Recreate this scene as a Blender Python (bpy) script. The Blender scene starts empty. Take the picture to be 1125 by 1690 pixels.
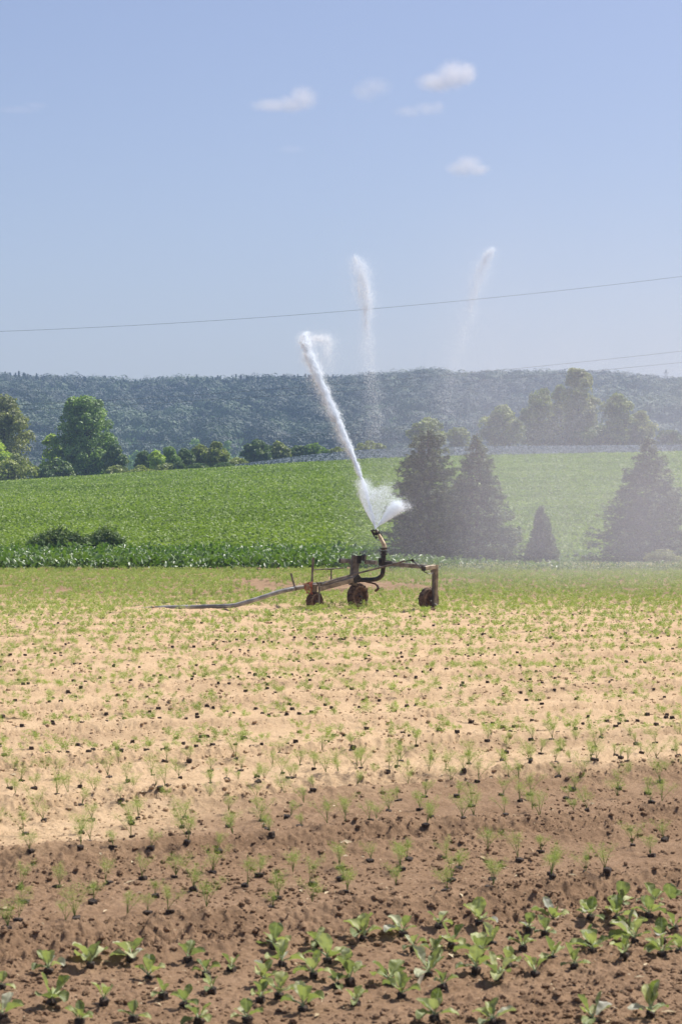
import bpy, math, random
import numpy as np
from mathutils import Vector, Matrix

random.seed(7)
RNG = np.random.default_rng(11)
sc = bpy.context.scene
COL = sc.collection

# ------------------------------------------------------------------ camera
F = 3520.0            # focal length in pixels of the 1125 px wide photograph
CX, HY, H = 562.5, 845.0, 2.0
cam_d = bpy.data.cameras.new("camera")
cam = bpy.data.objects.new("camera", cam_d); COL.objects.link(cam)
cam.location = (0, 0, H); cam.rotation_euler = (math.radians(90), 0, 0)
cam_d.sensor_fit = 'VERTICAL'; cam_d.sensor_height = 36.0
cam_d.lens = F / 1690.0 * 36.0
cam_d.clip_start = 0.1; cam_d.clip_end = 30000
cam_d.dof.use_dof = True; cam_d.dof.focus_distance = 44.0; cam_d.dof.aperture_fstop = 9.0
sc.camera = cam

# ------------------------------------------------------------------ world and sun
SUN = Vector((0.43, 0.32, 0.85)).normalized()      # towards the sun
elev = math.asin(SUN.z); azim = math.atan2(SUN.x, SUN.y)
w = bpy.data.worlds.new("World"); sc.world = w; w.use_nodes = True
nt = w.node_tree; nt.nodes.clear()
sky = nt.nodes.new("ShaderNodeTexSky"); sky.sky_type = 'NISHITA'; sky.sun_disc = False
sky.sun_elevation = elev; sky.sun_rotation = azim
sky.air_density = 1.0; sky.dust_density = 2.2; sky.ozone_density = 6.0; sky.altitude = 200
bg = nt.nodes.new("ShaderNodeBackground"); bg.inputs[1].default_value = 0.100
wo = nt.nodes.new("ShaderNodeOutputWorld")
wb = nt.nodes.new("ShaderNodeMixRGB"); wb.blend_type = 'MULTIPLY'; wb.inputs[0].default_value = 1; wb.inputs[2].default_value = (1.19, 0.985, 0.945, 1)
nt.links.new(sky.outputs[0], wb.inputs[1]); nt.links.new(wb.outputs[0], bg.inputs[0]); nt.links.new(bg.outputs[0], wo.inputs[0])
sd = bpy.data.lights.new("sun", 'SUN'); sd.energy = 5.0; sd.angle = math.radians(0.5); sd.color = (1.0, 0.965, 0.90)
so = bpy.data.objects.new("sun", sd); COL.objects.link(so)
so.rotation_euler = SUN.to_track_quat('Z', 'Y').to_euler()
sc.view_settings.view_transform = 'Standard'; sc.view_settings.look = 'None'
sc.view_settings.exposure = 0.45; sc.view_settings.gamma = 1.0
sc.cycles.max_bounces = 24; sc.cycles.diffuse_bounces = 6; sc.cycles.glossy_bounces = 2
sc.cycles.transmission_bounces = 4; sc.cycles.transparent_max_bounces = 12
sc.cycles.volume_bounces = 24; sc.cycles.volume_max_steps = 64; sc.cycles.volume_step_rate = 1.0
sc.cycles.use_denoising = True; sc.cycles.denoiser = 'OPENIMAGEDENOISE'; sc.cycles.denoising_input_passes = 'RGB_ALBEDO_NORMAL'; sc.cycles.denoising_prefilter = 'ACCURATE'

# ------------------------------------------------------------------ helpers
def P(px, py, d):
    return Vector(((px - CX) / F * d, d, H - (py - HY) / F * d))

def tag(o, label=None, cat=None, group=None, kind=None):
    if label: o["label"] = label
    if cat: o["category"] = cat
    if group: o["group"] = group
    if kind: o["kind"] = kind
    return o

def link(o, parent=None):
    COL.objects.link(o)
    if parent: o.parent = parent
    return o

def empty(name, loc):
    o = bpy.data.objects.new(name, None); o.empty_display_size = 0.2
    o.location = loc; COL.objects.link(o); return o

def np_mesh(name, verts, faces, mat, v=None, smooth=False, parent=None, mesh_only=False):
    """verts (n,3), faces (m,k) one mesh object; v is a per-vertex value for the material"""
    verts = np.ascontiguousarray(verts, dtype=np.float32); faces = np.ascontiguousarray(faces, dtype=np.int32)
    me = bpy.data.meshes.new(name)
    m, k = faces.shape
    me.vertices.add(len(verts)); me.vertices.foreach_set("co", verts.ravel())
    me.loops.add(m * k); me.loops.foreach_set("vertex_index", faces.ravel())
    me.polygons.add(m); me.polygons.foreach_set("loop_start", np.arange(0, m * k, k, dtype=np.int32))
    if v is not None:
        a = me.attributes.new("v", 'FLOAT', 'POINT'); a.data.foreach_set("value", np.asarray(v, dtype=np.float32))
    me.update(calc_edges=True)
    me.polygons.foreach_set("use_smooth", np.full(m, smooth, dtype=bool))
    if mat: me.materials.append(mat)
    if mesh_only: return me
    o = bpy.data.objects.new(name, me); return link(o, parent)

class MB:
    """collects boxes, tubes and rings, then builds ONE mesh object"""
    def __init__(s): s.v = []; s.f = []
    def add(s, vs, fs):
        b = len(s.v); s.v += [tuple(x) for x in vs]; s.f += [tuple(b + i for i in q) for q in fs]
    def bar(s, a, b, w, h, up=Vector((0, 0, 1)), bev=0.12):
        a = Vector(a); b = Vector(b); t = (b - a).normalized()
        r = t.cross(up).normalized(); u = r.cross(t).normalized()
        c = min(w, h) * bev
        prof = [(-w/2+c, -h/2), (w/2-c, -h/2), (w/2, -h/2+c), (w/2, h/2-c), (w/2-c, h/2), (-w/2+c, h/2), (-w/2, h/2-c), (-w/2, -h/2+c)]
        vs = [a + r*x + u*y for x, y in prof] + [b + r*x + u*y for x, y in prof]
        s.add(vs, [(i, (i+1) % 8, 8+(i+1) % 8, 8+i) for i in range(8)] + [tuple(range(7, -1, -1)), tuple(range(8, 16))])
    def tube(s, pts, rad, n=12, cap=True):
        pts = [Vector(p) for p in pts]
        if not hasattr(rad, '__len__'): rad = [rad] * len(pts)
        up = Vector((0, 0, 1)); prev = None; vs = []
        for i, p in enumerate(pts):
            t = (pts[min(i+1, len(pts)-1)] - pts[max(i-1, 0)]).normalized()
            if prev is None:
                r = t.cross(up)
                if r.length < 1e-3: r = t.cross(Vector((1, 0, 0)))
            else: r = prev - t * prev.dot(t)
            r.normalize(); prev = r; u = r.cross(t)
            vs += [p + (r*math.cos(2*math.pi*j/n) + u*math.sin(2*math.pi*j/n)) * rad[i] for j in range(n)]
        fs = [(i*n+j, i*n+(j+1) % n, (i+1)*n+(j+1) % n, (i+1)*n+j) for i in range(len(pts)-1) for j in range(n)]
        if cap: fs += [tuple(range(n-1, -1, -1)), tuple(range((len(pts)-1)*n, len(pts)*n))]
        s.add(vs, fs)
    def revolve(s, c, axis, prof, n=28, jit=0.0, rnd=None):
        """prof: (offset along axis, radius) closed ring"""
        c = Vector(c); a = Vector(axis).normalized(); r = a.cross(Vector((0, 0, 1))).normalized(); u = r.cross(a)
        k = len(prof); vs = []
        for j in range(n):
            th = 2*math.pi*j/n; dd = r*math.cos(th) + u*math.sin(th)
            for (o, q) in prof:
                q2 = q * (1 + (rnd.uniform(-jit, jit) if rnd else 0))
                o2 = o + (rnd.uniform(-jit, jit)*0.12 if rnd else 0)
                vs.append(c + a*o2 + dd*q2)
        s.add(vs, [(j*k+i, j*k+(i+1) % k, ((j+1) % n)*k+(i+1) % k, ((j+1) % n)*k+i) for j in range(n) for i in range(k)])
    def build(s, name, mat, parent=None, smooth=False):
        me = bpy.data.meshes.new(name); me.from_pydata(s.v, [], s.f); me.update()
        me.polygons.foreach_set("use_smooth", [smooth]*len(me.polygons)); me.materials.append(mat)
        if smooth:
            try: me.set_sharp_from_angle(angle=math.radians(40))
            except Exception: pass
        o = bpy.data.objects.new(name, me); link(o, parent)
        if parent: o.matrix_parent_inverse = Matrix.Translation(-Vector(parent.location))
        return o

# lattice noise ----------------------------------------------------
PERM = np.random.default_rng(5).random((512, 512)).astype(np.float32)
def vnoise(x, y):
    xi = np.floor(x).astype(np.int64); yi = np.floor(y).astype(np.int64)
    fx = (x - xi).astype(np.float32); fy = (y - yi).astype(np.float32)
    fx = fx*fx*(3-2*fx); fy = fy*fy*(3-2*fy)
    a = PERM[xi & 511, yi & 511]; b = PERM[(xi+1) & 511, yi & 511]; c = PERM[xi & 511, (yi+1) & 511]; d = PERM[(xi+1) & 511, (yi+1) & 511]
    return (a*(1-fx)+b*fx)*(1-fy) + (c*(1-fx)+d*fx)*fy
def fbm(x, y, s, o=4):
    t = 0; a = 1; n = 0
    for i in range(o):
        t = t + a*vnoise(x*s + 17.3*i + y*s*0.37, y*s - 9.1*i - x*s*0.37); n += a; a *= 0.5; s *= 2.03
    return t/n

# ------------------------------------------------------------------ materials
def new_mat(name):
    m = bpy.data.materials.new(name); m.use_nodes = True; t = m.node_tree; t.nodes.clear()
    return m, t, t.nodes.new("ShaderNodeOutputMaterial")
def N(t, typ, **kw):
    n = t.nodes.new(typ)
    for k, v in kw.items():
        if hasattr(n, k): setattr(n, k, v)
        else: n.inputs[k.replace('_', ' ')].default_value = v
    return n
def ramp(t, fac, stops):
    r = t.nodes.new("ShaderNodeValToRGB"); e = r.color_ramp.elements
    while len(e) < len(stops): e.new(0.5)
    for i, (p, c) in enumerate(stops):
        e[i].position = p; e[i].color = (c[0], c[1], c[2], 1)
    t.links.new(fac, r.inputs[0]); return r.outputs[0]
def math_n(t, op, a, b=None, clamp=False):
    n = t.nodes.new("ShaderNodeMath"); n.operation = op; n.use_clamp = clamp
    for i, x in enumerate((a, b)):
        if x is None: continue
        if hasattr(x, 'links') or hasattr(x, 'is_linked'): t.links.new(x, n.inputs[i])
        else: n.inputs[i].default_value = x
    return n.outputs[0]

def foliage(name, c0, c1, c2, trans=0.35, rough=0.5, nscale=None, spec=0.4):
    m, t, out = new_mat(name)
    at = N(t, "ShaderNodeAttribute", attribute_name="v"); fac = at.outputs['Fac']
    if nscale:
        tc = N(t, "ShaderNodeNewGeometry"); nz = N(t, "ShaderNodeTexNoise"); nz.inputs['Scale'].default_value = nscale
        t.links.new(tc.outputs['Position'], nz.inputs['Vector'])
        fac = math_n(t, 'ADD', fac, math_n(t, 'MULTIPLY', math_n(t, 'SUBTRACT', nz.outputs['Fac'], 0.5), 0.9), True)
    c = ramp(t, fac, [(0.0, c0), (0.5, c1), (1.0, c2)])
    p = N(t, "ShaderNodeBsdfPrincipled"); p.inputs['Roughness'].default_value = rough; p.inputs['Specular IOR Level'].default_value = spec
    tr = N(t, "ShaderNodeBsdfTranslucent"); mx = N(t, "ShaderNodeMixShader"); mx.inputs[0].default_value = trans
    br = N(t, "ShaderNodeMixRGB", blend_type='MULTIPLY'); br.inputs[0].default_value = 1; br.inputs[2].default_value = (1.25, 1.35, 0.6, 1)
    t.links.new(c, br.inputs[1]); t.links.new(br.outputs[0], tr.inputs[0])
    t.links.new(c, p.inputs['Base Color']); t.links.new(p.outputs[0], mx.inputs[1]); t.links.new(tr.outputs[0], mx.inputs[2])
    t.links.new(mx.outputs[0], out.inputs[0]); return m

def solid(name, c0, c1, scale=8.0, rough=0.6, metal=0.0, bump=0.2, detail=6.0, lo=0.35, hi=0.65):
    m, t, out = new_mat(name)
    tc = N(t, "ShaderNodeTexCoord"); nz = N(t, "ShaderNodeTexNoise"); nz.inputs['Scale'].default_value = scale; nz.inputs['Detail'].default_value = detail
    t.links.new(tc.outputs['Object'], nz.inputs['Vector'])
    c = ramp(t, nz.outputs['Fac'], [(lo, c0), (hi, c1)])
    p = N(t, "ShaderNodeBsdfPrincipled"); p.inputs['Roughness'].default_value = rough; p.inputs['Metallic'].default_value = metal
    b = N(t, "ShaderNodeBump"); b.inputs['Strength'].default_value = bump; b.inputs['Distance'].default_value = 0.02
    t.links.new(nz.outputs['Fac'], b.inputs['Height']); t.links.new(b.outputs[0], p.inputs['Normal'])
    t.links.new(c, p.inputs['Base Color']); t.links.new(p.outputs[0], out.inputs[0]); return m

M_bark = solid("bark", (0.06, 0.045, 0.03), (0.14, 0.11, 0.08), 6, 0.9)
M_plug = solid("peat", (0.024, 0.016, 0.011), (0.085, 0.058, 0.040), 60, 0.95, 0, 0.8)
M_mud = solid("mud", (0.035, 0.020, 0.012), (0.17, 0.10, 0.058), 14, 0.9, 0, 0.9, 8)
M_mud_lit_ring = solid("dried_mud_lit_ring", (0.06, 0.035, 0.022), (0.30, 0.20, 0.12), 18, 0.9, 0, 0.9, 8)
M_steel = solid("weathered_galvanised_steel", (0.12, 0.10, 0.08), (0.34, 0.30, 0.25), 7, 0.55, 0.25, 0.15)
M_steeltan = solid("mud_stained_steel", (0.16, 0.12, 0.075), (0.42, 0.34, 0.23), 8, 0.6, 0.1, 0.15)
M_taupe = solid("dusty_brown_steel", (0.085, 0.07, 0.055), (0.22, 0.185, 0.145), 9, 0.65, 0.1, 0.2)
M_black = solid("black_iron", (0.008, 0.007, 0.006), (0.045, 0.036, 0.028), 14, 0.45, 0.2, 0.3)
M_rubber = solid("dusty_rubber", (0.02, 0.02, 0.02), (0.10, 0.095, 0.09), 10, 0.6)
M_brass = solid("worn_brass_barrel", (0.30, 0.20, 0.10), (0.62, 0.50, 0.33), 16, 0.45, 0.2)
M_rim = solid("muddy_rim", (0.045, 0.024, 0.014), (0.17, 0.09, 0.05), 16, 0.8, 0, 0.6)
M_rust = solid("rust", (0.10, 0.035, 0.015), (0.30, 0.10, 0.045), 20, 0.85, 0, 0.5)
M_strap = solid("red_strap", (0.25, 0.05, 0.02), (0.50, 0.16, 0.08), 30, 0.8)
M_hose = solid("dusty_hose", (0.15, 0.148, 0.14), (0.45, 0.435, 0.40), 5, 0.45)
M_wire = solid("aluminium_wire", (0.05, 0.05, 0.055), (0.09, 0.09, 0.10), 1, 0.6)
M_pylon = solid("galvanised_pylon", (0.15, 0.15, 0.16), (0.25, 0.25, 0.26), 1, 0.6)

# ------------------------------------------------------------------ terrain
def PX(px, d): return (px - CX) / F * d
def PZ(py, d): return H - (py - HY) / F * d
_c = [(-60, 800), (0, 797), (210, 783), (400, 772), (560, 763), (700, 757), (1125, 748), (1250, 746)]
CR_X = np.array([PX(a, 262) for a, b in _c]); CR_Z = np.array([PZ(b, 262) for a, b in _c])
_c = [(-60, 835), (0, 828), (200, 805), (330, 783), (420, 767), (500, 756), (600, 746), (760, 741), (1125, 738), (1250, 738)]
C2_X = np.array([PX(a, 330) for a, b in _c]); C2_Z = np.array([PZ(b, 330) for a, b in _c])
_c = [(-200, 620), (0, 617), (200, 626), (400, 624), (560, 622), (640, 618), (700, 611), (780, 616), (900, 614), (1000, 616), (1060, 622), (1100, 628), (1125, 625), (1400, 622)]
RG_X = np.array([PX(a, 1100) for a, b in _c]); RG_Z = np.array([PZ(b, 1100) for a, b in _c]) - 9.0

def base_h(x, y):
    x = np.asarray(x, dtype=np.float64); y = np.asarray(y, dtype=np.float64)
    x, y = np.broadcast_arrays(x, y)
    zc = np.interp(x, CR_X, CR_Z); z2 = np.interp(x, C2_X, C2_Z); zr = np.interp(x*1100/np.maximum(y, 600), RG_X, RG_Z)
    z = np.zeros_like(x)
    t = np.clip((y-80)/182, 0, 1); z = np.where(y > 80, zc*t**1.12, z)
    t = np.clip((y-262)/68, 0, 1); z = np.where(y > 262, zc+(z2-zc)*t, z)
    t = np.clip((y-345)/90, 0, 1); z = np.where(y > 345, z2+(-8-z2)*t*t*(3-2*t), z)
    t = np.clip((y-600)/500, 0, 1)
    fold = (fbm(x, y, 0.011, 3)-0.5)*26*np.sin(math.pi*t)
    z = np.where(y > 600, -8+(zr+8)*t**0.85+fold, z)
    t = np.clip((y-1100)/700, 0, 1); z = np.where(y > 1100, zr*(1-t*0.7), z)
    return z

MROW = 0.47
def rowv(x, y): return y - MROW*x
def soil_relief(x, y):
    v = rowv(x, y)
    amp = np.clip((78-y)/6, 0, 1)
    ph = ((v-10.30+1.225) % 2.45)-1.225 + (fbm(x, y, 0.6, 2)-0.5)*0.3
    fur = -0.095*np.exp(-(ph/0.22)**2) + 0.06*np.exp(-((np.abs(ph)-0.40)/0.12)**2)
    fur = fur*np.clip((v-9.0)/1.2, 0.12, 1)
    n1 = (fbm(x, y, 1.7, 3)-0.5)*0.07
    a = fbm(x, y, 12.0, 3); b = fbm(x+31, y-7, 34.0, 3)
    clod = np.clip(a-0.50, 0, 1)*0.06 + np.clip(b-0.47, 0, 1)*0.075
    rough = 0.32 + 1.0*np.clip(fbm(x-50, y+20, 0.8, 2)-0.4, 0, 1) + 1.35*np.exp(-(ph/0.36)**2)*np.clip((v-9.3)/.8, 0, 1)
    fine = np.clip((60-y)/30, 0, 1)
    return amp*(fur + n1 + clod*rough*(0.3+0.7*fine))
def ground_h(x, y): return base_h(x, y) + soil_relief(np.asarray(x, float), np.asarray(y, float))
def gz(x, y): return float(ground_h(np.array([x]), np.array([y]))[0])

# ground material: dry / moist soil by field position
def soil_mat():
    m, t, out = new_mat("field_soil")
    geo = N(t, "ShaderNodeNewGeometry"); sep = N(t, "ShaderNodeSeparateXYZ"); t.links.new(geo.outputs['Position'], sep.inputs[0])
    x, y = sep.outputs[0], sep.outputs[1]
    at = N(t, "ShaderNodeAttribute", attribute_name="v")      # moisture
    def nz(s, d=5, r=0.6):
        n = N(t, "ShaderNodeTexNoise"); n.inputs['Scale'].default_value = s; n.inputs['Detail'].default_value = d; n.inputs['Roughness'].default_value = r
        t.links.new(geo.outputs['Position'], n.inputs['Vector']); return n.outputs['Fac']
    wet = at.outputs['Fac']
    n1 = nz(3.0); n2 = nz(45.0, 6, 0.7); n3 = nz(160.0, 3, 0.6)
    f = math_n(t, 'ADD', math_n(t, 'MULTIPLY', n1, 0.4), math_n(t, 'MULTIPLY', n2, 0.6))
    dry = ramp(t, f, [(0.32, (0.365, 0.25, 0.14)), (0.5, (0.49, 0.345, 0.205)), (0.68, (0.58, 0.425, 0.265))])
    moist = ramp(t, f, [(0.32, (0.155, 0.093, 0.052)), (0.5, (0.235, 0.149, 0.087)), (0.68, (0.32, 0.213, 0.13))])
    mx = N(t, "ShaderNodeMixRGB"); t.links.new(wet, mx.inputs[0]); t.links.new(dry, mx.inputs[1]); t.links.new(moist, mx.inputs[2])
    # beyond the field: green growth between the rows, then meadow and forest floor
    far = math_n(t, 'MULTIPLY', math_n(t, 'SUBTRACT', y, 76.0), 0.3, True)
    nf = nz(0.15, 4)
    green = ramp(t, nf, [(0.35, (0.035, 0.07, 0.018)), (0.65, (0.07, 0.12, 0.03))])
    mx2 = N(t, "ShaderNodeMixRGB"); t.links.new(far, mx2.inputs[0]); t.links.new(mx.outputs[0], mx2.inputs[1]); t.links.new(green, mx2.inputs[2])
    mead = math_n(t, 'MULTIPLY', math_n(t, 'SUBTRACT', y, 425.0), 0.05, True)
    mead2 = math_n(t, 'MULTIPLY', mead, math_n(t, 'MULTIPLY', math_n(t, 'SUBTRACT', 835.0, y), 0.1, True))
    mx3 = N(t, "ShaderNodeMixRGB"); t.links.new(mead2, mx3.inputs[0]); t.links.new(mx2.outputs[0], mx3.inputs[1]); mx3.inputs[2].default_value = (0.16, 0.25, 0.07, 1)
    p = N(t, "ShaderNodeBsdfPrincipled"); p.inputs['Roughness'].default_value = 0.95; p.inputs['Specular IOR Level'].default_value = 0.15
    b = N(t, "ShaderNodeBump"); b.inputs['Strength'].default_value = 0.9; b.inputs['Distance'].default_value = 0.012
    t.links.new(math_n(t, 'ADD', n2, math_n(t, 'MULTIPLY', n3, 0.6)), b.inputs['Height']); t.links.new(b.outputs[0], p.inputs['Normal'])
    t.links.new(mx3.outputs[0], p.inputs['Base Color']); t.links.new(p.outputs[0], out.inputs[0]); return m

def moisture(x, y):
    v = rowv(x, y)
    n = fbm(x, y, 0.9, 4)-0.5; n2 = fbm(x+9, y, 6.0, 3)-0.5
    ph = ((v-10.30+1.225) % 2.45)-1.225
    b = 15.1 + np.clip(1.1*(x+.2), -2.3, 0) + 0.55*np.exp(-(ph/0.38)**2) + 0.8*n + 0.45*n2
    near = 1/(1+np.exp((v-b)*4.0))
    # damp ridge that runs ahead of the edge on the left
    rd = np.exp(-((v-(15.2+0.9*n))/0.30)**2)*np.clip((1.2-x)/1.0, 0, 1)*np.clip(0.6+1.6*n, 0, 1)
    # damp wheel tracks further out
    ph = ((v-10.30+1.225) % 2.45)-1.225
    tr = 0.75*np.exp(-((ph+.12)/0.30)**2)*np.clip(fbm(x, y+70, 0.5, 3)*3-0.9, 0, 1)
    # ground wetted by the sprinkler
    fx = np.clip((y-44)/9, 0, 1)*0.85 + 0.15*n*np.clip((y-40)/4, 0, 1)
    return np.clip(np.maximum.reduce([near, rd, tr, fx]), 0, 1)

def make_ground():
    ys = [4.0]
    while ys[-1] < 2200:
        y = ys[-1]
        k = 0.0013 if 7.4 < y < 18 else 0.0022 if 7.4 < y < 26 else (0.0035 if y < 76 else 0.02)
        if y < 7.4: k = 0.02
        ys.append(y*(1+k))
    ys = np.array(ys)
    us = np.concatenate([np.linspace(-1.2, -0.2, 26)[:-1], np.linspace(-0.2, 0.2, 560), np.linspace(0.2, 1.2, 26)[1:]])
    Y, U = np.meshgrid(ys, us, indexing='ij'); X = U*Y
    Z = ground_h(X, Y) - np.where(Y > 6.0, 0, 0)
    n, m = Y.shape
    vv = np.stack([X, Y, Z], -1).reshape(-1, 3)
    i = np.arange(n-1)[:, None]*m + np.arange(m-1)[None, :]
    fs = np.stack([i, i+1, i+m+1, i+m], -1).reshape(-1, 4)
    o = np_mesh("ground", vv, fs, soil_mat(), moisture(X, Y).ravel(), smooth=True)
    tag(o, kind="structure")
    # the ground behind and beside the camera
    a = 3000
    me = bpy.data.meshes.new("near_ground"); 
    q = [(-a, -a, -0.02), (a, -a, -0.02), (a, 4.0, -0.02), (4.8, 4.0, -0.02), (-4.8, 4.0, -0.02), (-a, 4.0, -0.02)]
    me.from_pydata(q, [], [(0, 1, 2, 3, 4, 5)]); me.materials.append(bpy.data.materials["field_soil"])
    o2 = bpy.data.objects.new("near_ground", me); link(o2); tag(o2, kind="structure")
make_ground()

# ------------------------------------------------------------------ clods
def rand_rot(n, rng):
    q = rng.normal(size=(n, 4)); q /= np.linalg.norm(q, axis=1, keepdims=True)
    a, b, c, d = q.T
    return np.stack([np.stack([1-2*(c*c+d*d), 2*(b*c-a*d), 2*(b*d+a*c)], -1), np.stack([2*(b*c+a*d), 1-2*(b*b+d*d), 2*(c*d-a*b)], -1), np.stack([2*(b*d-a*c), 2*(c*d+a*b), 1-2*(b*b+c*c)], -1)], 1)
ICO_V = []; 
_p = (1+5**.5)/2
ICO_V = np.array([(-1,_p,0),(1,_p,0),(-1,-_p,0),(1,-_p,0),(0,-1,_p),(0,1,_p),(0,-1,-_p),(0,1,-_p),(_p,0,-1),(_p,0,1),(-_p,0,-1),(-_p,0,1)])/1.9
ICO_F = np.array([(0,11,5),(0,5,1),(0,1,7),(0,7,10),(0,10,11),(1,5,9),(5,11,4),(11,10,2),(10,7,6),(7,1,8),(3,9,4),(3,4,2),(3,2,6),(3,6,8),(3,8,9),(4,9,5),(2,4,11),(6,2,10),(8,6,7),(9,8,1)])
def clods():
    rng = np.random.default_rng(3); n = 60000
    y = 7.8*np.exp(rng.random(n)*math.log(45/7.8)); x = rng.uniform(-.19, .19, n)*y
    ph = ((rowv(x, y)-10.30+1.225) % 2.45)-1.225
    keep = fbm(x, y, 1.1, 3)*.7 + rng.random(n)*0.5 + .42*np.exp(-(ph/.42)**2) + .12*(y < 12) > 0.72; x = x[keep]; y = y[keep]; n = len(x)
    r = 0.0050*np.exp(rng.exponential(0.45, n)); r = np.clip(r, 0.004, 0.019)*(1+0.02*(y-8))
    V = ICO_V[None]*(1+rng.uniform(-.28, .28, (n, 12, 1)))
    V = np.einsum('nij,nkj->nki', rand_rot(n, rng), V)*r[:, None, None]
    V[..., 2] *= 0.7
    V += np.stack([x, y, ground_h(x, y)+r*0.25], -1)[:, None]
    Fc = ICO_F[None] + (np.arange(n)*12)[:, None, None]
    mo = np.repeat(moisture(x, y), 12)
    o = np_mesh("soil_crumbs", V.reshape(-1, 3), Fc.reshape(-1, 3), bpy.data.materials["field_soil"], mo)
    tag(o, "loose brown crumbs of soil scattered over the field rows", "soil", kind="stuff")
clods()

def litter():
    """bits of straw, dead seedling leaves and small pale stones lying on the soil"""
    rng = np.random.default_rng(8); n = 3200
    y = 8.0*np.exp(rng.random(n)*math.log(40/8.0)); x = rng.uniform(-.19, .19, n)*y
    a = rng.random(n)*6.28; L = rng.exponential(.009, n)+.004; W = np.where(rng.random(n) < .55, .0012+.00008*y, L*.45)
    L = np.minimum(L, .04)
    ax = np.stack([np.cos(a), np.sin(a), rng.normal(0, .15, n)], -1)*L[:, None]; bx = np.stack([-np.sin(a), np.cos(a), rng.normal(0, .4, n)], -1)*W[:, None]
    c = np.stack([x, y, ground_h(x, y)+.007], -1); up = np.array([0, 0, .004])
    V = np.stack([c-ax, c-bx*.8+up, c+ax, c+bx*.8+up], 1).reshape(-1, 3)
    m = solid("straw_bits", (0.34, 0.25, 0.13), (0.62, 0.52, 0.34), 2.0, .8, 0, .1)
    o = np_mesh("litter", V, np.arange(n*4).reshape(-1, 4), m); tag(o, "pale bits of straw and dead leaves strewn on the soil", "plant litter", kind="stuff")
litter()

# ------------------------------------------------------------------ generic leaf-card cloud (used by every crown)
def cards(cent, nrm, size, rng, aspect=1.0, jit=0.6):
    """quads (slightly folded diamonds) at cent facing about nrm"""
    n = len(cent)
    nr = nrm + rng.normal(scale=jit, size=(n, 3)); nr /= np.linalg.norm(nr, axis=1, keepdims=True)+1e-9
    a = rng.normal(size=(n, 3)); a -= nr*(a*nr).sum(1, keepdims=True); a /= np.linalg.norm(a, axis=1, keepdims=True)+1e-9
    b = np.cross(nr, a); s = size[:, None] if hasattr(size, '__len__') else size
    V = np.stack([cent-a*s*aspect, cent-b*s*0.55+nr*s*0.1, cent+a*s*aspect, cent+b*s*0.55+nr*s*0.1], 1)
    return V.reshape(-1, 3), np.arange(n*4).reshape(-1, 4)

G_leaf = {
 'grey':  foliage("willow_leaf", (0.146, 0.168, 0.064), (0.275, 0.295, 0.120), (0.483, 0.478, 0.196), 0.3, 0.55),
 'green': foliage("poplar_leaf", (0.114, 0.182, 0.055), (0.194, 0.295, 0.087), (0.354, 0.478, 0.143), 0.3, 0.5),
 'dark':  foliage("dark_leaf", (0.065, 0.119, 0.039), (0.115, 0.182, 0.056), (0.256, 0.308, 0.087), 0.25, 0.5),
 'yellow':foliage("yellow_leaf", (0.194, 0.281, 0.044), (0.386, 0.506, 0.077), (0.709, 0.787, 0.131), 0.35, 0.5),
 'olive': foliage("olive_leaf", (0.129, 0.168, 0.048), (0.240, 0.281, 0.077), (0.450, 0.478, 0.131), 0.3, 0.5),
}
def crown_points(n, cx, cy, z0, W, D, Ht, rng, profile, K=26, rr=0.2):
    """clump centres inside an outline given by profile(t)->relative half width, leaves on the clump shells"""
    C = []; R = []; R0 = rr*min(W, Ht)*0.72
    while len(C) < K:
        t = rng.random(); q = rng.uniform(-1, 1, 2)
        if q @ q > 1: continue
        hw = profile(t); r = R0*rng.uniform(0.6, 1.25)
        if q @ q < 0.25 and rng.random() < 0.5: continue
        C.append((cx+q[0]*max(0.02, hw*W*0.5-r*0.75), cy+q[1]*max(0.02, hw*D*0.5-r*0.75), z0+r*0.5+t*(Ht-r*1.45))); R.append(r)
    C = np.array(C); R = np.array(R); k = rng.integers(0, K, n)
    d = rng.normal(size=(n, 3)); d /= np.linalg.norm(d, axis=1, keepdims=True); d[:, 2] = np.where(d[:, 2] < -0.3, -d[:, 2], d[:, 2])
    rad = R[k]*np.clip(rng.normal(0.92, 0.16, n), 0.3, 1.3)
    pts = C[k] + d*rad[:, None]*np.array([1, 1, 0.9])
    fill = rng.random(n) < 0.16
    tz = rng.random(n); qa = rng.random(n)*6.283; qr = np.sqrt(rng.random(n))*0.8; hw = np.array([profile(a) for a in tz])
    inner = np.stack([cx+np.cos(qa)*qr*hw*W*0.5, cy+np.sin(qa)*qr*hw*D*0.5, z0+Ht*(0.02+tz*0.85)], -1)
    pts = np.where(fill[:, None], inner, pts)
    v = np.clip(0.5 + (rng.random(K)[k]-0.5)*0.5 + rng.normal(0, 0.14, n), 0, 1)
    return pts, d, v, C
PROF = {
 'round': lambda t: math.sqrt(max(0.02, 1-(2*t*0.95-0.85)**2)) if t > .4 else 0.78+0.5*t,
 'oblong': lambda t: min(1.0, 0.84+0.5*t) if t < 0.5 else max(0.30, 1.0-((t-0.5)/0.5)**1.6*0.48),
 'bush': lambda t: math.sqrt(max(0.04, 1-t**2)),
 'cone': lambda t: max(0.12, 1-t*0.85),
}
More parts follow.
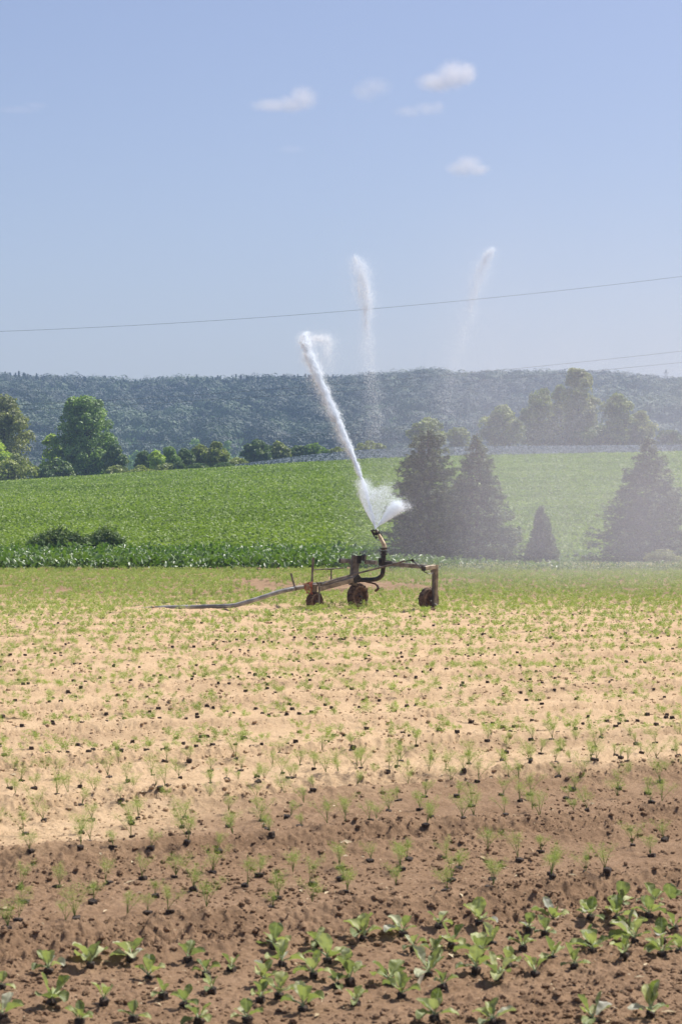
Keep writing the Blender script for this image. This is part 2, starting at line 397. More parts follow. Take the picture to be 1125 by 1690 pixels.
def tree(name, label, cat, px, top, wpx, d, kind, prof='round', group=None, n=5000, s=None, base=None, seed=0, K=26, rr=0.24, dz=0.0, shoots=0):
    rng = np.random.default_rng(seed+int(px)*7+int(top))
    x = PX(px, d); zb = float(base_h(x, d)) + dz; zt = PZ(top, d); Ht = zt-zb; W = wpx/F*d
    root = empty(name, (x, d, zb)); tag(root, label, cat, group)
    s = s or max(0.10, 0.00072*d)
    lift = 0.0 if prof in ('bush',) else Ht*0.06
    pts, nr, v, C = crown_points(n, 0, 0, lift, W, W*0.9, Ht-lift, rng, PROF[prof], K, rr)
    if shoots:
        m = shoots; top_i = rng.choice(np.argsort(-pts[:, 2]+rng.normal(0, Ht*.15, n))[:n//3], m)
        L = rng.uniform(.12, .38, m)*Ht; q = 14
        ext = np.repeat(pts[top_i], q, 0); tt = np.tile(np.linspace(0, 1, q), m); ext[:, 2] += tt*np.repeat(L, q); ext[:, 0] += np.repeat(rng.normal(0, .25, m)*L, q)*tt
        ext += rng.normal(0, .035, ext.shape)
        pts = np.concatenate([pts, ext]); dd = rng.normal(size=ext.shape); dd[:, 2] += 1; dd /= np.linalg.norm(dd, axis=1, keepdims=True)
        nr = np.concatenate([nr, dd]); v = np.concatenate([v, np.clip(rng.normal(.65, .15, len(ext)), 0, 1)]); n = len(pts)
    V, Fc = cards(pts, nr, s*rng.uniform(0.7, 1.3, n), rng, jit=0.5)
    np_mesh("crown", V, Fc, G_leaf[kind], np.repeat(v, 4), parent=root)
    if prof != 'hedge':
        mb = MB(); tr = max(0.06, W*0.03)
        mb.tube([(0, 0, -0.3), (tr*0.3, 0, Ht*0.3), (-tr*0.2, 0, Ht*0.75)], [tr*1.3, tr, tr*0.3], 8)
        for c in C[::3]:
            b = Vector((0, 0, Ht*0.2+abs(c[2])*0.3)); e = Vector(c); mb.tube([b, b.lerp(e, 0.5)+Vector((0, 0, -0.1)), e], [tr*0.45, tr*0.3, tr*0.1], 5)
        o = mb.build("trunk", M_bark); o.parent = root
    return root

# trees behind the crest, left to right
TL = "trees and shrubs behind the crest of the green field"
tree("willow", "large grey-green willow cut by the left edge above the green field", "tree", 8, 652, 108, 300, 'grey', 'round', TL, 15000, K=40, rr=0.22)
tree("broadleaf_tree", "small bright green tree in front of the grey-green willow at the left edge", "tree", -2, 716, 48, 290, 'yellow', 'round', TL, 3500)
tree("shrub", "wide olive shrub under the grey-green willow at the field crest", "shrub", 22, 748, 128, 284, 'olive', 'bush', TL, 7000, K=24)
tree("poplar", "tall full oblong poplar, the highest tree left of the water jet", "tree", 140, 653, 114, 300, 'green', 'oblong', TL, 22000, K=120, rr=0.15)
tree("broadleaf_tree", "yellow-green tree peeping out on the left side of the tall poplar", "tree", 86, 712, 44, 304, 'yellow', 'round', TL, 4000)
tree("broadleaf_tree", "dark shaggy tree tucked against the right foot of the tall poplar", "tree", 190, 732, 46, 292, 'dark', 'round', TL, 5000)
tree("shrub", "dark low thicket at the left foot of the tall poplar", "shrub", 95, 757, 74, 285, 'dark', 'bush', TL, 5000)
tree("shrub", "low shrub below the right side of the tall poplar", "shrub", 195, 768, 60, 280, 'olive', 'bush', TL, 2500)
tree("broadleaf_tree", "dark olive small tree left of the bright yellow-green one", "tree", 238, 744, 36, 290, 'dark', 'round', TL, 3000)
tree("broadleaf_tree", "small bright yellow-green tree standing alone in colour on the crest", "tree", 259, 742, 32, 286, 'yellow', 'round', TL, 3000)
tree("broadleaf_tree", "narrow upright green tree right of the bright yellow-green one", "tree", 281, 736, 34, 288, 'green', 'oblong', TL, 3000)
tree("broadleaf_tree", "dark round tree between the narrow upright tree and the pale slim one", "tree", 304, 738, 38, 292, 'dark', 'round', TL, 3000)
tree("broadleaf_tree", "slim pale olive tree between two fuller trees on the crest", "tree", 330, 733, 36, 294, 'olive', 'oblong', TL, 3000)
tree("broadleaf_tree", "full olive-green tree, tallest in the small row on the crest", "tree", 358, 727, 52, 292, 'olive', 'round', TL, 5000)
tree("shrub", "dark round shrub at the crest below the dark round tree", "shrub", 296, 762, 27, 278, 'dark', 'bush', TL, 2200)
for (a, b_, tp, lb) in ((206, 292, 775, "low clipped hedge at the crest under the yellow-green tree"), (308, 348, 765, "short dark hedge at the crest below the slim olive tree"), (350, 392, 764, "short hedge at the crest below the full olive tree")):
    tree("hedge", lb, "hedge", (a+b_)/2, tp, b_-a, 275, 'olive' if a < 300 else 'dark', 'bush', TL, 2500, rr=0.5)
for (a, b_, tp, lb) in ((214, 250, 768, "low hedge piece at the crest in the meadow gap right of the tall poplar"), (252, 300, 764, "hedge piece behind the low clipped hedge under the narrow upright tree"), (372, 412, 756, "low bushes between the full olive tree and the broad dark tree")):
    tree("hedge", lb, "hedge", (a+b_)/2, tp, b_-a, 282, 'olive', 'bush', TL, 2500, rr=0.5)
tree("broadleaf_tree", "broad nearly black-green tree at the left end of the grey cabbage strip", "tree", 424, 725, 62, 335, 'dark', 'round', TL, 6500, K=30)
tree("broadleaf_tree", "mid-green tree touching the right side of the broad dark tree", "tree", 458, 729, 46, 340, 'olive', 'round', TL, 4000)
tree("shrub", "rounded shrub second to the right of the broad dark tree", "shrub", 490, 733, 38, 342, 'dark', 'round', TL, 3000)
tree("shrub", "green shrub just left of the main water jet above the cabbage strip", "shrub", 520, 731, 50, 342, 'green', 'round', TL, 3500)
tree("shrub", "low pale shrub right behind the main water jet above the cabbage strip", "shrub", 556, 738, 44, 344, 'olive', 'round', TL, 3000)
tree("shrub", "low faint shrub in the mist between the jet and the misty round tree", "shrub", 610, 728, 66, 344, 'olive', 'bush', TL, 3500)
tree("broadleaf_tree", "misty round tree rising just left of the two close firs' tips", "tree", 705, 688, 74, 342, 'olive', 'round', TL, 7000, K=34)
tree("broadleaf_tree", "small misty tree above the tip of the slimmer of the two close firs", "tree", 757, 703, 46, 344, 'olive', 'round', TL, 3500)
tree("broadleaf_tree", "misty round tree at the left end of the big grove", "tree", 829, 668, 80, 342, 'olive', 'round', TL, 8000, K=34)
tree("broadleaf_tree", "second tree from the left in the big misty grove", "tree", 888, 640, 62, 346, 'olive', 'oblong', TL, 8000, K=34)
tree("broadleaf_tree", "tree leaning against the left side of the tallest tree of the misty grove", "tree", 925, 634, 50, 352, 'olive', 'oblong', TL, 6000, K=34)
tree("broadleaf_tree", "tallest tree of the misty grove, its top above the ridge", "tree", 955, 607, 68, 348, 'grey', 'oblong', TL, 12000, K=44)
tree("broadleaf_tree", "rounded tree right of the tallest one in the misty grove", "tree", 1017, 647, 70, 344, 'olive', 'round', TL, 8000, K=34)
tree("broadleaf_tree", "last low tree on the right end of the misty grove", "tree", 1058, 676, 54, 346, 'grey', 'round', TL, 5000)
tree("shrub", "dark shrub at the right edge behind the cabbage strip", "shrub", 1106, 706, 66, 344, 'dark', 'bush', TL, 4000)
tree("shrub", "low shrubs line in the mist under the big grove", "shrub", 980, 700, 190, 350, 'dark', 'bush', TL, 8000, K=40, rr=0.5)
# trees in the valley in front of the wooded hill
TV = "hazy trees in the valley before the wooded hill"
for (px, tp, wp, lb) in ((226, 728, 34, "hazy round valley tree above the gap right of the tall poplar"), (256, 724, 36, "hazy round valley tree above the yellow-green tree"),
                         (322, 719, 36, "hazy valley tree rising behind the slim olive tree"), (376, 724, 32, "hazy valley tree right of the full olive tree"),
                         (216, 757, 12, "tiny lone bush in the pale valley meadow gap")):
    tree("valley_tree", lb, "tree", px, tp, wp, 640 if wp > 12 else 560, 'green', 'round', TV, 2500 if wp > 12 else 500, s=0.38)

# big bushes between the beet strip and the slope
tree("bush", "dark leafy bush, the wider of two behind the beet leaves at left", "bush", 96, 875, 122, 90, 'dark', 'bush', "dark bushes behind the beet leaves", 12000, s=0.055, K=90, rr=0.3, shoots=60)
tree("bush", "dark leafy bush, the narrower of two behind the beet leaves at left", "bush", 174, 873, 92, 90, 'dark', 'bush', "dark bushes behind the beet leaves", 9000, s=0.055, K=70, rr=0.3, shoots=42)
tree("bush", "misty grey-green bush at the foot of the fir at the right edge", "bush", 1092, 905, 80, 75, 'grey', 'bush', None, 5000, s=0.04, K=24, rr=0.45)

# ------------------------------------------------------------------ firs
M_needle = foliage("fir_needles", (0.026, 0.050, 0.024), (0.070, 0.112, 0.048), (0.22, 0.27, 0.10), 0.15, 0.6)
def fir(label, px, top, basey, wpx, d, seed, whorls=44, wobble=0.25, spray=1.0, power=0.8, dens=1.0):
    rng = np.random.default_rng(seed)
    x = PX(px, d); zb = float(base_h(x, d)); Ht = PZ(top, d)-zb; R = wpx/F*d*0.5
    root = empty("fir_tree", (x, d, zb)); tag(root, label, "fir tree", "firs standing in the mist behind the sprinkler")
    mb = MB(); mb.tube([(0, 0, -0.1), (0.02, 0, Ht*0.5), (0, 0, Ht*0.99)], [0.09, 0.06, 0.012], 8)
    tw = []; cen = []; nrm = []; vv = []; axs = []
    for i in range(whorls):
        t = (i/whorls)**1.02; z = Ht*(0.03+0.95*t)
        nb = int(rng.integers(8, 12)*(1 if t < .8 else .7))
        for j in range(nb):
            th = rng.random()*2*math.pi; L = R*((1-t)**power)*(1+rng.uniform(-wobble, wobble))+0.05
            dr = np.array([math.cos(th), math.sin(th), 0]); sag = L*rng.uniform(0.02, 0.25)
            m = max(5, int(62*L/max(R, .1)*dens)); q = np.sqrt(rng.random(m))
            side = rng.uniform(-1, 1, m)*0.22*L*(1.1-q)
            pr = np.array([-dr[1], dr[0], 0])
            p = dr[None]*(L*q)[:, None] + pr[None]*side[:, None]
            p[:, 2] = z + rng.normal(0, .03) - sag*q + 0.16*L*q*q + rng.normal(0, 0.045, m)
            cen.append(p); ax = dr[None] + pr[None]*(np.sign(side)*0.6)[:, None] + rng.normal(0, .42, (m, 3)); ax[:, 2] -= 0.1
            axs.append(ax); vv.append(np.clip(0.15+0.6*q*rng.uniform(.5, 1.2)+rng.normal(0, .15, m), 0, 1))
            if L > 0.25 and j % 3 == 0: tw.append((z, dr, L, sag))
    for (z, dr, L, sag) in tw:
        mb.tube([(0, 0, z), (dr[0]*L*.5, dr[1]*L*.5, z-sag*.5+.04*L), (dr[0]*L*.9, dr[1]*L*.9, z-sag*.9+.13*L)], [0.014, 0.009, 0.004], 5)
    cen = np.concatenate(cen); a = np.concatenate(axs); a /= np.linalg.norm(a, axis=1, keepdims=True); vv = np.concatenate(vv); n = len(cen)
    u = np.array([0, 0, 1.0])+rng.normal(0, .5, (n, 3)); b = np.cross(a, u); b /= np.linalg.norm(b, axis=1, keepdims=True)
    s = (0.070*spray*rng.uniform(.7, 1.3, n))[:, None]; nn = np.cross(b, a)
    V = np.stack([cen-a*s*0.7, cen-b*s*0.42-nn*s*.12, cen+a*s*1.3, cen+b*s*0.42-nn*s*.12], 1).reshape(-1, 3)
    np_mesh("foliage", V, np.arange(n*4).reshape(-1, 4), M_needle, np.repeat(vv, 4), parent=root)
    o = mb.build("trunk", M_bark); o.parent = root
    return root
fir("broad ragged fir, left one of the two overlapping firs behind the spray", 706, 704, 932, 126, 80, 1, 62, .45, 1.15, 0.48, 1.2)
fir("tall fir with a slim pointed top, right one of the two overlapping firs", 786, 712, 933, 150, 78, 2, 58, .32, 1.1, 0.85, 1.2)
fir("small narrow young fir standing alone between the big ones", 893, 834, 936, 54, 77, 3, 34, .25, 0.8, 0.78, 1.3)
fir("big broad fir close to the right edge in the mist", 1070, 716, 938, 186, 78, 4, 60, .34, 1.1, 0.85, 1.3)

# ------------------------------------------------------------------ wooded hill
def forest():
    rng = np.random.default_rng(21); n = 3000
    y = rng.uniform(690, 1115, n); x = rng.uniform(-.185, .185, n)*y
    y2 = rng.uniform(1075, 1108, 700); x2 = rng.uniform(-.185, .185, 700)*y2
    x = np.append(x, x2); y = np.append(y, y2); n = len(x)
    px = CX + x/y*F
    keep = ~((y < 850) & (px > 205) & (px < 232)) & ~((y < 815) & (px > 380) & (px < 420))
    x = x[keep]; y = y[keep]; n = len(x)
    px = CX + x/y*F
    z = base_h(x, y); con = ((rng.random(n) < np.where((px < 560) & (y > 1040), 0.42, 0.06)))
    h = rng.uniform(6.5, 11, n); w = np.where(con, rng.uniform(1.3, 2.3, n), rng.uniform(3.8, 8.0, n))
    h = np.where(con, h+0.4, h)
    q = 250; d = rng.normal(size=(n, q, 3)); d /= np.linalg.norm(d, axis=2, keepdims=True); d[..., 2] = np.where(d[..., 2] < -.2, -d[..., 2], d[..., 2])
    lump = 1 + 0.28*np.sin(d[..., 0]*5+rng.random((n, 1))*6)*np.cos(d[..., 2]*5+d[..., 1]*4+rng.random((n, 1))*6)
    c = d*lump[..., None]
    p = np.empty_like(c)
    tt = (d[..., 2]+0.2)/1.2
    cw = np.where(con[:, None], w[:, None]*(1-tt)*1.2, w[:, None])
    nl = np.linalg.norm(d[..., :2], axis=2)+1e-6
    rad = np.where(con[:, None], cw/nl*rng.random((n, q))**.5, cw)
    p[..., 0] = c[..., 0]*rad; p[..., 1] = c[..., 1]*rad
    p[..., 2] = np.where(con[:, None], h[:, None]*(0.2+0.8*tt), h[:, None]*0.55 + c[..., 2]*np.minimum(h*0.45, w*0.8)[:, None])
    p += np.stack([x, y, z], -1)[:, None]
    N_ = n*q
    tv = np.clip(0.5+(rng.random(n)-.5)*0.9 + (fbm(x, y, 0.018, 3)-.5)*1.3, 0, 1); tv = np.where(con, tv*0.3, tv)
    v = np.clip(np.repeat(tv, q)+rng.normal(0, .06, N_), 0, 1)
    V, Fc = cards(p.reshape(-1, 3), d.reshape(-1, 3), rng.uniform(.40, .70, N_), rng, jit=.16)
    m = foliage("wood_leaf", (0.008, 0.020, 0.011), (0.020, 0.044, 0.019), (0.068, 0.112, 0.040), 0.1, 0.6)
    o = np_mesh("forest", V, Fc, m, np.repeat(v, 4))
    tag(o, "dense hazy mixed wood covering the long hill behind the fields", "forest", kind="stuff")
forest()

# ------------------------------------------------------------------ crops
M_crop = foliage("slope_crop_leaf", (0.13, 0.19, 0.028), (0.20, 0.285, 0.050), (0.31, 0.38, 0.10), 0.35, 0.5, 0.12, spec=0.3)
M_beet = foliage("beet_leaf", (0.042, 0.09, 0.014), (0.078, 0.15, 0.026), (0.15, 0.23, 0.05), 0.35, 0.42, None, spec=0.45)
M_cabb = foliage("cabbage_leaf", (0.085, 0.115, 0.14), (0.14, 0.175, 0.21), (0.24, 0.29, 0.34), 0.15, 0.6, None, spec=.2)
M_fennel = foliage("fennel_leaf", (0.17, 0.24, 0.055), (0.28, 0.36, 0.095), (0.44, 0.50, 0.19), 0.4, 0.5, None)

def slope_crop():
    rng = np.random.default_rng(31); n = 420000
    y = 80*np.exp(rng.random(n)*math.log(272/80)); x = rng.uniform(-.19, .19, n)*y
    rn = ((rowv(x, y)*1.0) % 0.5)/0.5
    keep = rng.random(n) < np.where(np.abs(rn-.5) < .36, 1, .6); x = x[keep]; y = y[keep]; n = len(x)
    hh = 0.14+0.16*fbm(x, y, .5, 3)
    z = base_h(x, y) + hh*rng.uniform(.5, 1.1, n)
    s = rng.uniform(.06, .12, n)*(0.75+y/300)
    nr = np.zeros((n, 3)); nr[:, 2] = 1
    V, Fc = cards(np.stack([x, y, z], -1), nr, s, rng, jit=.55)
    v = np.clip(.45+rng.normal(0, .22, n)+(fbm(x, y, .06, 3)-.5)*.6, 0, 1)
    o = np_mesh("field_crop", V, Fc, M_crop, np.repeat(v, 4)); tag(o, "bright green leafy crop covering the rising slope", "crop", kind="stuff")
slope_crop()

def beets():
    rng = np.random.default_rng(32)
    V = []; Fs = []; vs = []; b = 0
    n = 17000
    y = 70.6 + rng.random(n)**1.2*17; x = rng.uniform(-.19, .19, n)*y
    rt = np.clip((x-1.5)/5, 0, 1)
    hgt = (0.50-0.22*rt)*(0.75+.5*fbm(x, y, .9, 2))*np.clip((y-70.0)/1.5+.45, .45, 1)
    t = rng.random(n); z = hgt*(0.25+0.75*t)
    az = rng.random(n)*2*math.pi; til = rng.uniform(.2, 1.25, n)
    a = np.stack([np.cos(az)*np.cos(til), np.sin(az)*np.cos(til), np.sin(til)], -1)
    bb = np.stack([-np.sin(az), np.cos(az), rng.uniform(-.4, .4, n)], -1)
    nn = np.cross(a, bb)
    L = rng.uniform(.08, .15, n)[:, None]*(1-.35*rt[:, None]); Wd = L*rng.uniform(.45, .65, n)[:, None]
    c = np.stack([x, y, z+base_h(x, y)], -1)
    pts = np.stack([c-a*L, c-bb*Wd*.9-a*L*.3+nn*L*.12, c-bb*Wd*.7+a*L*.55+nn*L*.05, c+a*L-nn*L*.25, c+bb*Wd*.7+a*L*.55+nn*L*.05, c+bb*Wd*.9-a*L*.3+nn*L*.12, c+a*L*.1-nn*L*.05], 1)
    base = (np.arange(n)*7)[:, None]
    tri = np.array([(0, 6, 1), (1, 6, 2), (2, 6, 3), (3, 6, 4), (4, 6, 5), (5, 6, 0)])
    Fc = (tri[None]+base[:, :, None]).reshape(-1, 3)
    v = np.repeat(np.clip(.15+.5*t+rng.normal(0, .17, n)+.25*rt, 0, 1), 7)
    o = np_mesh("beet_leaves", pts.reshape(-1, 3), Fc, M_beet, v); tag(o, "belt of broad dark green beet leaves along the field edge", "beets", kind="stuff")
beets()

def cabbages():
    rng = np.random.default_rng(33); n = 60000
    y = rng.uniform(263, 346, n); x = rng.uniform(-20, 66, n)
    keep = (y > 264 + np.clip((-12-x)*6, 0, 100)); x = x[keep]; y = y[keep]; n = len(x)
    z = base_h(x, y) + rng.uniform(.12, .38, n)
    nr = np.zeros((n, 3)); nr[:, 2] = 1; nr[:, 1] = -.5
    V, Fc = cards(np.stack([x, y, z], -1), nr, rng.uniform(.12, .24, n), rng, jit=.6)
    v = np.clip(.4+rng.normal(0, .25, n), 0, 1)
    o = np_mesh("cabbage_crop", V, Fc, M_cabb, np.repeat(v, 4)); tag(o, "blue-grey strip of cabbages along the top of the slope", "cabbages", kind="stuff")
cabbages()

def edge_weeds():
    """pale flowering weeds along the edge on the right"""
    rng = np.random.default_rng(34); n = 7000
    x = rng.uniform(2.2, 14, n); y = rng.uniform(68.5, 72.5, n)
    cl = fbm(x, y, .55, 3); k = cl > .47; x = x[k]; y = y[k]; n = len(x)
    h = rng.uniform(.05, .33, n); c = np.stack([x, y, h], -1)
    nr = np.zeros((n, 3)); nr[:, 2] = .6; nr[:, 1] = -.6
    V, Fc = cards(c, nr, rng.uniform(.02, .045, n), rng, jit=.8)
    m = foliage("pale_weed", (0.16, 0.22, 0.08), (0.30, 0.34, 0.16), (0.62, 0.56, 0.38), .3, .6)
    v = np.clip((h/.33)*.6+rng.normal(.1, .2, n), 0, 1)
    o = np_mesh("weeds", V, Fc, m, np.repeat(v, 4)); tag(o, "pale flowering weeds at the edge of the beet belt", "weeds", kind="stuff")
edge_weeds()

# ------------------------------------------------------------------ fennel seedlings
def fennel_proto(rng, nfil, wid, hgt):
    """feathery leaf tufts: thin blades along 3-5 arching stems; returns tri verts + stem paths"""
    tris = []; v = []; stems = []
    ns = rng.integers(3, 6)
    for s in range(ns):
        az = rng.random()*2*math.pi; lean = rng.uniform(.05, .7); L = hgt*rng.uniform(.7, 1.25)
        pts = []
        for i in range(6):
            t = i/5; r = L*math.sin(lean)*t**1.3; z = L*math.cos(lean*.75)*(t-.12*t*t)
            pts.append(np.array([math.cos(az)*r, math.sin(az)*r, z]))
        stems.append(pts)
        for k in range(nfil//ns):
            t = .42+.62*rng.random()**.6; i = min(4, int(t*5)); f = min(1.0, t*5-i); b = pts[i]*(1-f)+pts[i+1]*f
            d = rng.normal(size=3); d[2] = abs(d[2])*.6+.25; d /= np.linalg.norm(d)
            ln = hgt*rng.uniform(.10, .30)*(1.25-t*.5)
            sd = np.cross(d, rng.normal(size=3)); sd /= np.linalg.norm(sd)
            o = b + rng.normal(size=3)*hgt*.075
            tris.append([o-sd*wid*.5, o+sd*wid*.5, o+d*ln]); v += [rng.uniform(.2, .9)]*3
    return np.array(tris), np.array(v), stems

def fennel_near():
    rng = np.random.default_rng(41); protos = []
    for k in range(9):
        T, v, st = fennel_proto(rng, 420, 0.0010, rng.uniform(.085, .13))
        fm = np_mesh("foliage", T.reshape(-1, 3), np.arange(len(T)*3).reshape(-1, 3), M_fennel, v, mesh_only=True)
        mb = MB()
        for p in st: mb.tube([Vector(q) for q in p], [.0015, .0012, .0009, .0007, .0005, .0003], 4)
        o = mb.build("stem", M_fennel); sm = o.data; bpy.data.objects.remove(o)
        mb = MB(); s = .019*rng.uniform(.8, 1.15)
        # tapered pressed peat block with knocked corners
        vs = []
        for zz, q in ((-.02, .85), (.004, 1.0), (.014, 1.0), (.019, .86)):
            for ax, ay in ((-1, -.75), (-.75, -1), (.75, -1), (1, -.75), (1, .75), (.75, 1), (-.75, 1), (-1, .75)):
                vs.append((ax*s*q*rng.uniform(.9, 1.08), ay*s*q*rng.uniform(.9, 1.08), zz*rng.uniform(.85, 1.15)))
        mb.add(vs, [(i*8+j, i*8+(j+1) % 8, (i+1)*8+(j+1) % 8, (i+1)*8+j) for i in range(3) for j in range(8)] + [tuple(range(24, 32)), tuple(range(7, -1, -1))])
        o = mb.build("root_plug", M_plug); pm = o.data; bpy.data.objects.remove(o)
        protos.append((fm, sm, pm))
    beds = [("feathery fennel seedling in the bare brown bed next to the cabbage seedlings", 10.62, 12.45),
            ("feathery fennel seedling in the second brown strip up from the cabbage seedlings", 13.05, 14.9),
            ("feathery fennel seedling in the third strip up, where brown soil turns pale", 15.5, 17.35)]
    cnt = 0; rows_used = []
    for lb, v0, v1 in beds:
        vr = np.arange(v0+.12, v1, .43)
        for vv in vr:
            xx = -3.4
            while xx < 3.6:
                xx += rng.uniform(.17, .37)
                x = xx; y = vv + MROW*x + rng.normal(0, .05)
                if abs(x/y) > .163: continue
                if rng.random() < (.12 if y < 13 else .05): continue
                cnt += 1
                if cnt > 296: continue
                fm, sm, pm = protos[rng.integers(0, 9)]
                root = empty("fennel_seedling", (x, y, gz(x, y)+.004)); root.rotation_euler = (0, 0, rng.random()*6.28)
                root.scale = (1, 1, 1); tag(root, lb, "fennel seedling", lb.replace("feathery fennel seedling", "fennel seedlings"))
                k = rng.uniform(.85, 1.35); off = (rng.normal(0, .01), rng.normal(0, .01))
                for nm, me in (("foliage", fm), ("stem", sm), ("root_plug", pm)):
                    if nm == "root_plug" and rng.random() < .15: continue
                    o = bpy.data.objects.new(nm, me); link(o, root)
                    if nm != "root_plug": o.scale = (k*1.1, k*1.1, k); o.location = (0, 0, .012)
                    else: o.location = (off[0], off[1], 0); o.scale = (1.0, 1.0, rng.uniform(.5, 1.0)); o.rotation_euler = (rng.normal(0, .15), rng.normal(0, .15), 0)
    print("fennel near", cnt)
fennel_near()

def fennel_far():
    rng = np.random.default_rng(42); X = []; Y = []
    v = 17.75
    while v < 86:
        ph = (v-10.30) % 2.45
        if .42 < ph < 2.10:
            x = np.arange(-14, 14, .17); x = x + rng.normal(0, .06, len(x)); y = v + MROW*x + rng.normal(0, .03, len(x))
            X.append(x); Y.append(y)
        v += .43 if v < 40 else .36
    x = np.concatenate(X); y = np.concatenate(Y)
    k = (np.abs(x/y) < .168) & (y < 70.8) & (y > 13)
    x = x[k]; y = y[k]
    den = np.where(y < 40, .80, 1.0); patch = fbm(x, y*.5, .35, 3)
    k = (rng.random(len(x)) < den) & ~((y > 52) & (y < 60) & (patch < .43)) & ~((y > 41.2) & (y < 43.25) & (x < -.9) & (x > -4.3))
    x = x[k]; y = y[k]; n = len(x); print("fennel far", n)
    protos_a = [fennel_proto(rng, 200, .0033, .12)[:2] for _ in range(10)]
    protos_b = [fennel_proto(rng, 80, .0085, .15)[:2] for _ in range(10)]
    VV = []; vals = []
    idx = rng.integers(0, 10, n); zz = ground_h(x, y)
    for far in (0, 1):
        for kk in range(10):
            sel = (idx == kk) & ((y > 32) == bool(far)); m = sel.sum()
            if not m: continue
            T, v = (protos_b if far else protos_a)[kk]; T = T.reshape(-1, 3)
            a = rng.random(m)*6.28; s = rng.uniform(.65, 1.2, m)*np.interp(y[sel], [14, 24, 38, 46, 70], [1.0, 1.05, 1.15, 1.3, 1.35])
            ca, sa = np.cos(a)[:, None], np.sin(a)[:, None]
            px = (T[None, :, 0]*ca-T[None, :, 1]*sa)*s[:, None]*1.2+x[sel][:, None]
            py = (T[None, :, 0]*sa+T[None, :, 1]*ca)*s[:, None]+y[sel][:, None]
            pz = T[None, :, 2]*s[:, None]*.84+zz[sel][:, None]
            VV.append(np.stack([px, py, pz], -1).reshape(-1, 3))
            vals.append(np.clip(np.tile(v, m)+np.repeat(rng.normal(0, .15, m), len(v)), 0, 1))
    V = np.concatenate(VV); v = np.concatenate(vals)
    o = np_mesh("fennel_rows", V, np.arange(len(V)).reshape(-1, 3), M_fennel, v); tag(o, "rows of feathery young fennel across the pale field", "fennel", kind="stuff")
    # dark root plugs sitting beside the far seedlings
    k = (y < 42) & (rng.random(n) < np.interp(y, [14, 20, 28, 40], [.85, .7, .38, .22])); x = x[k]+rng.normal(0, .03, k.sum()); y = y[k]-.03; n = len(x)
    c8 = np.array([(-1, -1, -1), (1, -1, -1), (1, 1, -1), (-1, 1, -1), (-.85, -.85, 1), (.85, -.85, 1), (.85, .85, 1), (-.85, .85, 1)], float)
    a = rng.random(n)*6.28; ca, sa = np.cos(a)[:, None], np.sin(a)[:, None]; B = c8[None]*rng.uniform(.8, 1.15, (n, 8, 1))
    s = rng.uniform(.014, .021, n)[:, None]
    V = np.stack([(B[..., 0]*ca-B[..., 1]*sa)*s+x[:, None], (B[..., 0]*sa+B[..., 1]*ca)*s+y[:, None], B[..., 2]*s*.8+ground_h(x, y)[:, None]+.010], -1).reshape(-1, 3)
    q = np.array([(4, 5, 6, 7), (0, 1, 5, 4), (1, 2, 6, 5), (2, 3, 7, 6), (3, 0, 4, 7)]); Fc = (q[None]+(np.arange(n)*8)[:, None, None]).reshape(-1, 4)
    o = np_mesh("root_plugs", V, Fc, M_plug); tag(o, "dark peat root plugs dotted along the far seedling rows", "root plugs", kind="stuff")
fennel_far()

# ------------------------------------------------------------------ cabbage seedlings in the foreground
def leaf_material():
    m, t, out = new_mat("cabbage_seedling_leaf")
    oi = N(t, "ShaderNodeObjectInfo"); at = N(t, "ShaderNodeAttribute", attribute_name="v"); geo = N(t, "ShaderNodeNewGeometry")
    tc = N(t, "ShaderNodeTexCoord"); nz = N(t, "ShaderNodeTexNoise"); nz.inputs['Scale'].default_value = 45; t.links.new(tc.outputs['Object'], nz.inputs['Vector'])
    c = ramp(t, oi.outputs['Random'], [(0.0, (0.12, 0.15, 0.04)), (.3, (0.20, 0.235, 0.06)), (.6, (0.32, 0.35, 0.12)), (.82, (0.44, 0.45, 0.19)), (1, (0.44, 0.42, 0.38))])
    mx = N(t, "ShaderNodeMixRGB", blend_type='MIX'); mx.inputs[2].default_value = (0.42, 0.47, 0.33, 1)
    t.links.new(math_n(t, 'MULTIPLY', at.outputs['Fac'], math_n(t, 'MULTIPLY', nz.outputs['Fac'], 1.0)), mx.inputs[0]); t.links.new(c, mx.inputs[1])
    mb = N(t, "ShaderNodeMixRGB"); mb.inputs[0].default_value = 0.5; mb.inputs[2].default_value = (0.24, 0.27, 0.19, 1); t.links.new(mx.outputs[0], mb.inputs[1])
    m3 = N(t, "ShaderNodeMixRGB"); t.links.new(geo.outputs['Backfacing'], m3.inputs[0]); t.links.new(mx.outputs[0], m3.inputs[1]); t.links.new(mb.outputs[0], m3.inputs[2])
    p = N(t, "ShaderNodeBsdfPrincipled"); p.inputs['Roughness'].default_value = .55; p.inputs['Specular IOR Level'].default_value = .35
    tr = N(t, "ShaderNodeBsdfTranslucent"); ms = N(t, "ShaderNodeMixShader"); ms.inputs[0].default_value = .35
    t.links.new(m3.outputs[0], p.inputs['Base Color'])
    br = N(t, "ShaderNodeMixRGB", blend_type='MULTIPLY'); br.inputs[0].default_value = 1; br.inputs[2].default_value = (1.2, 1.35, .55, 1); t.links.new(m3.outputs[0], br.inputs[1]); t.links.new(br.outputs[0], tr.inputs[0])
    t.links.new(p.outputs[0], ms.inputs[1]); t.links.new(tr.outputs[0], ms.inputs[2]); t.links.new(ms.outputs[0], out.inputs[0]); return m
M_leaf = leaf_material()
M_petiole = solid("petiole", (0.26, 0.34, 0.13), (0.42, 0.46, 0.26), 30, .5)

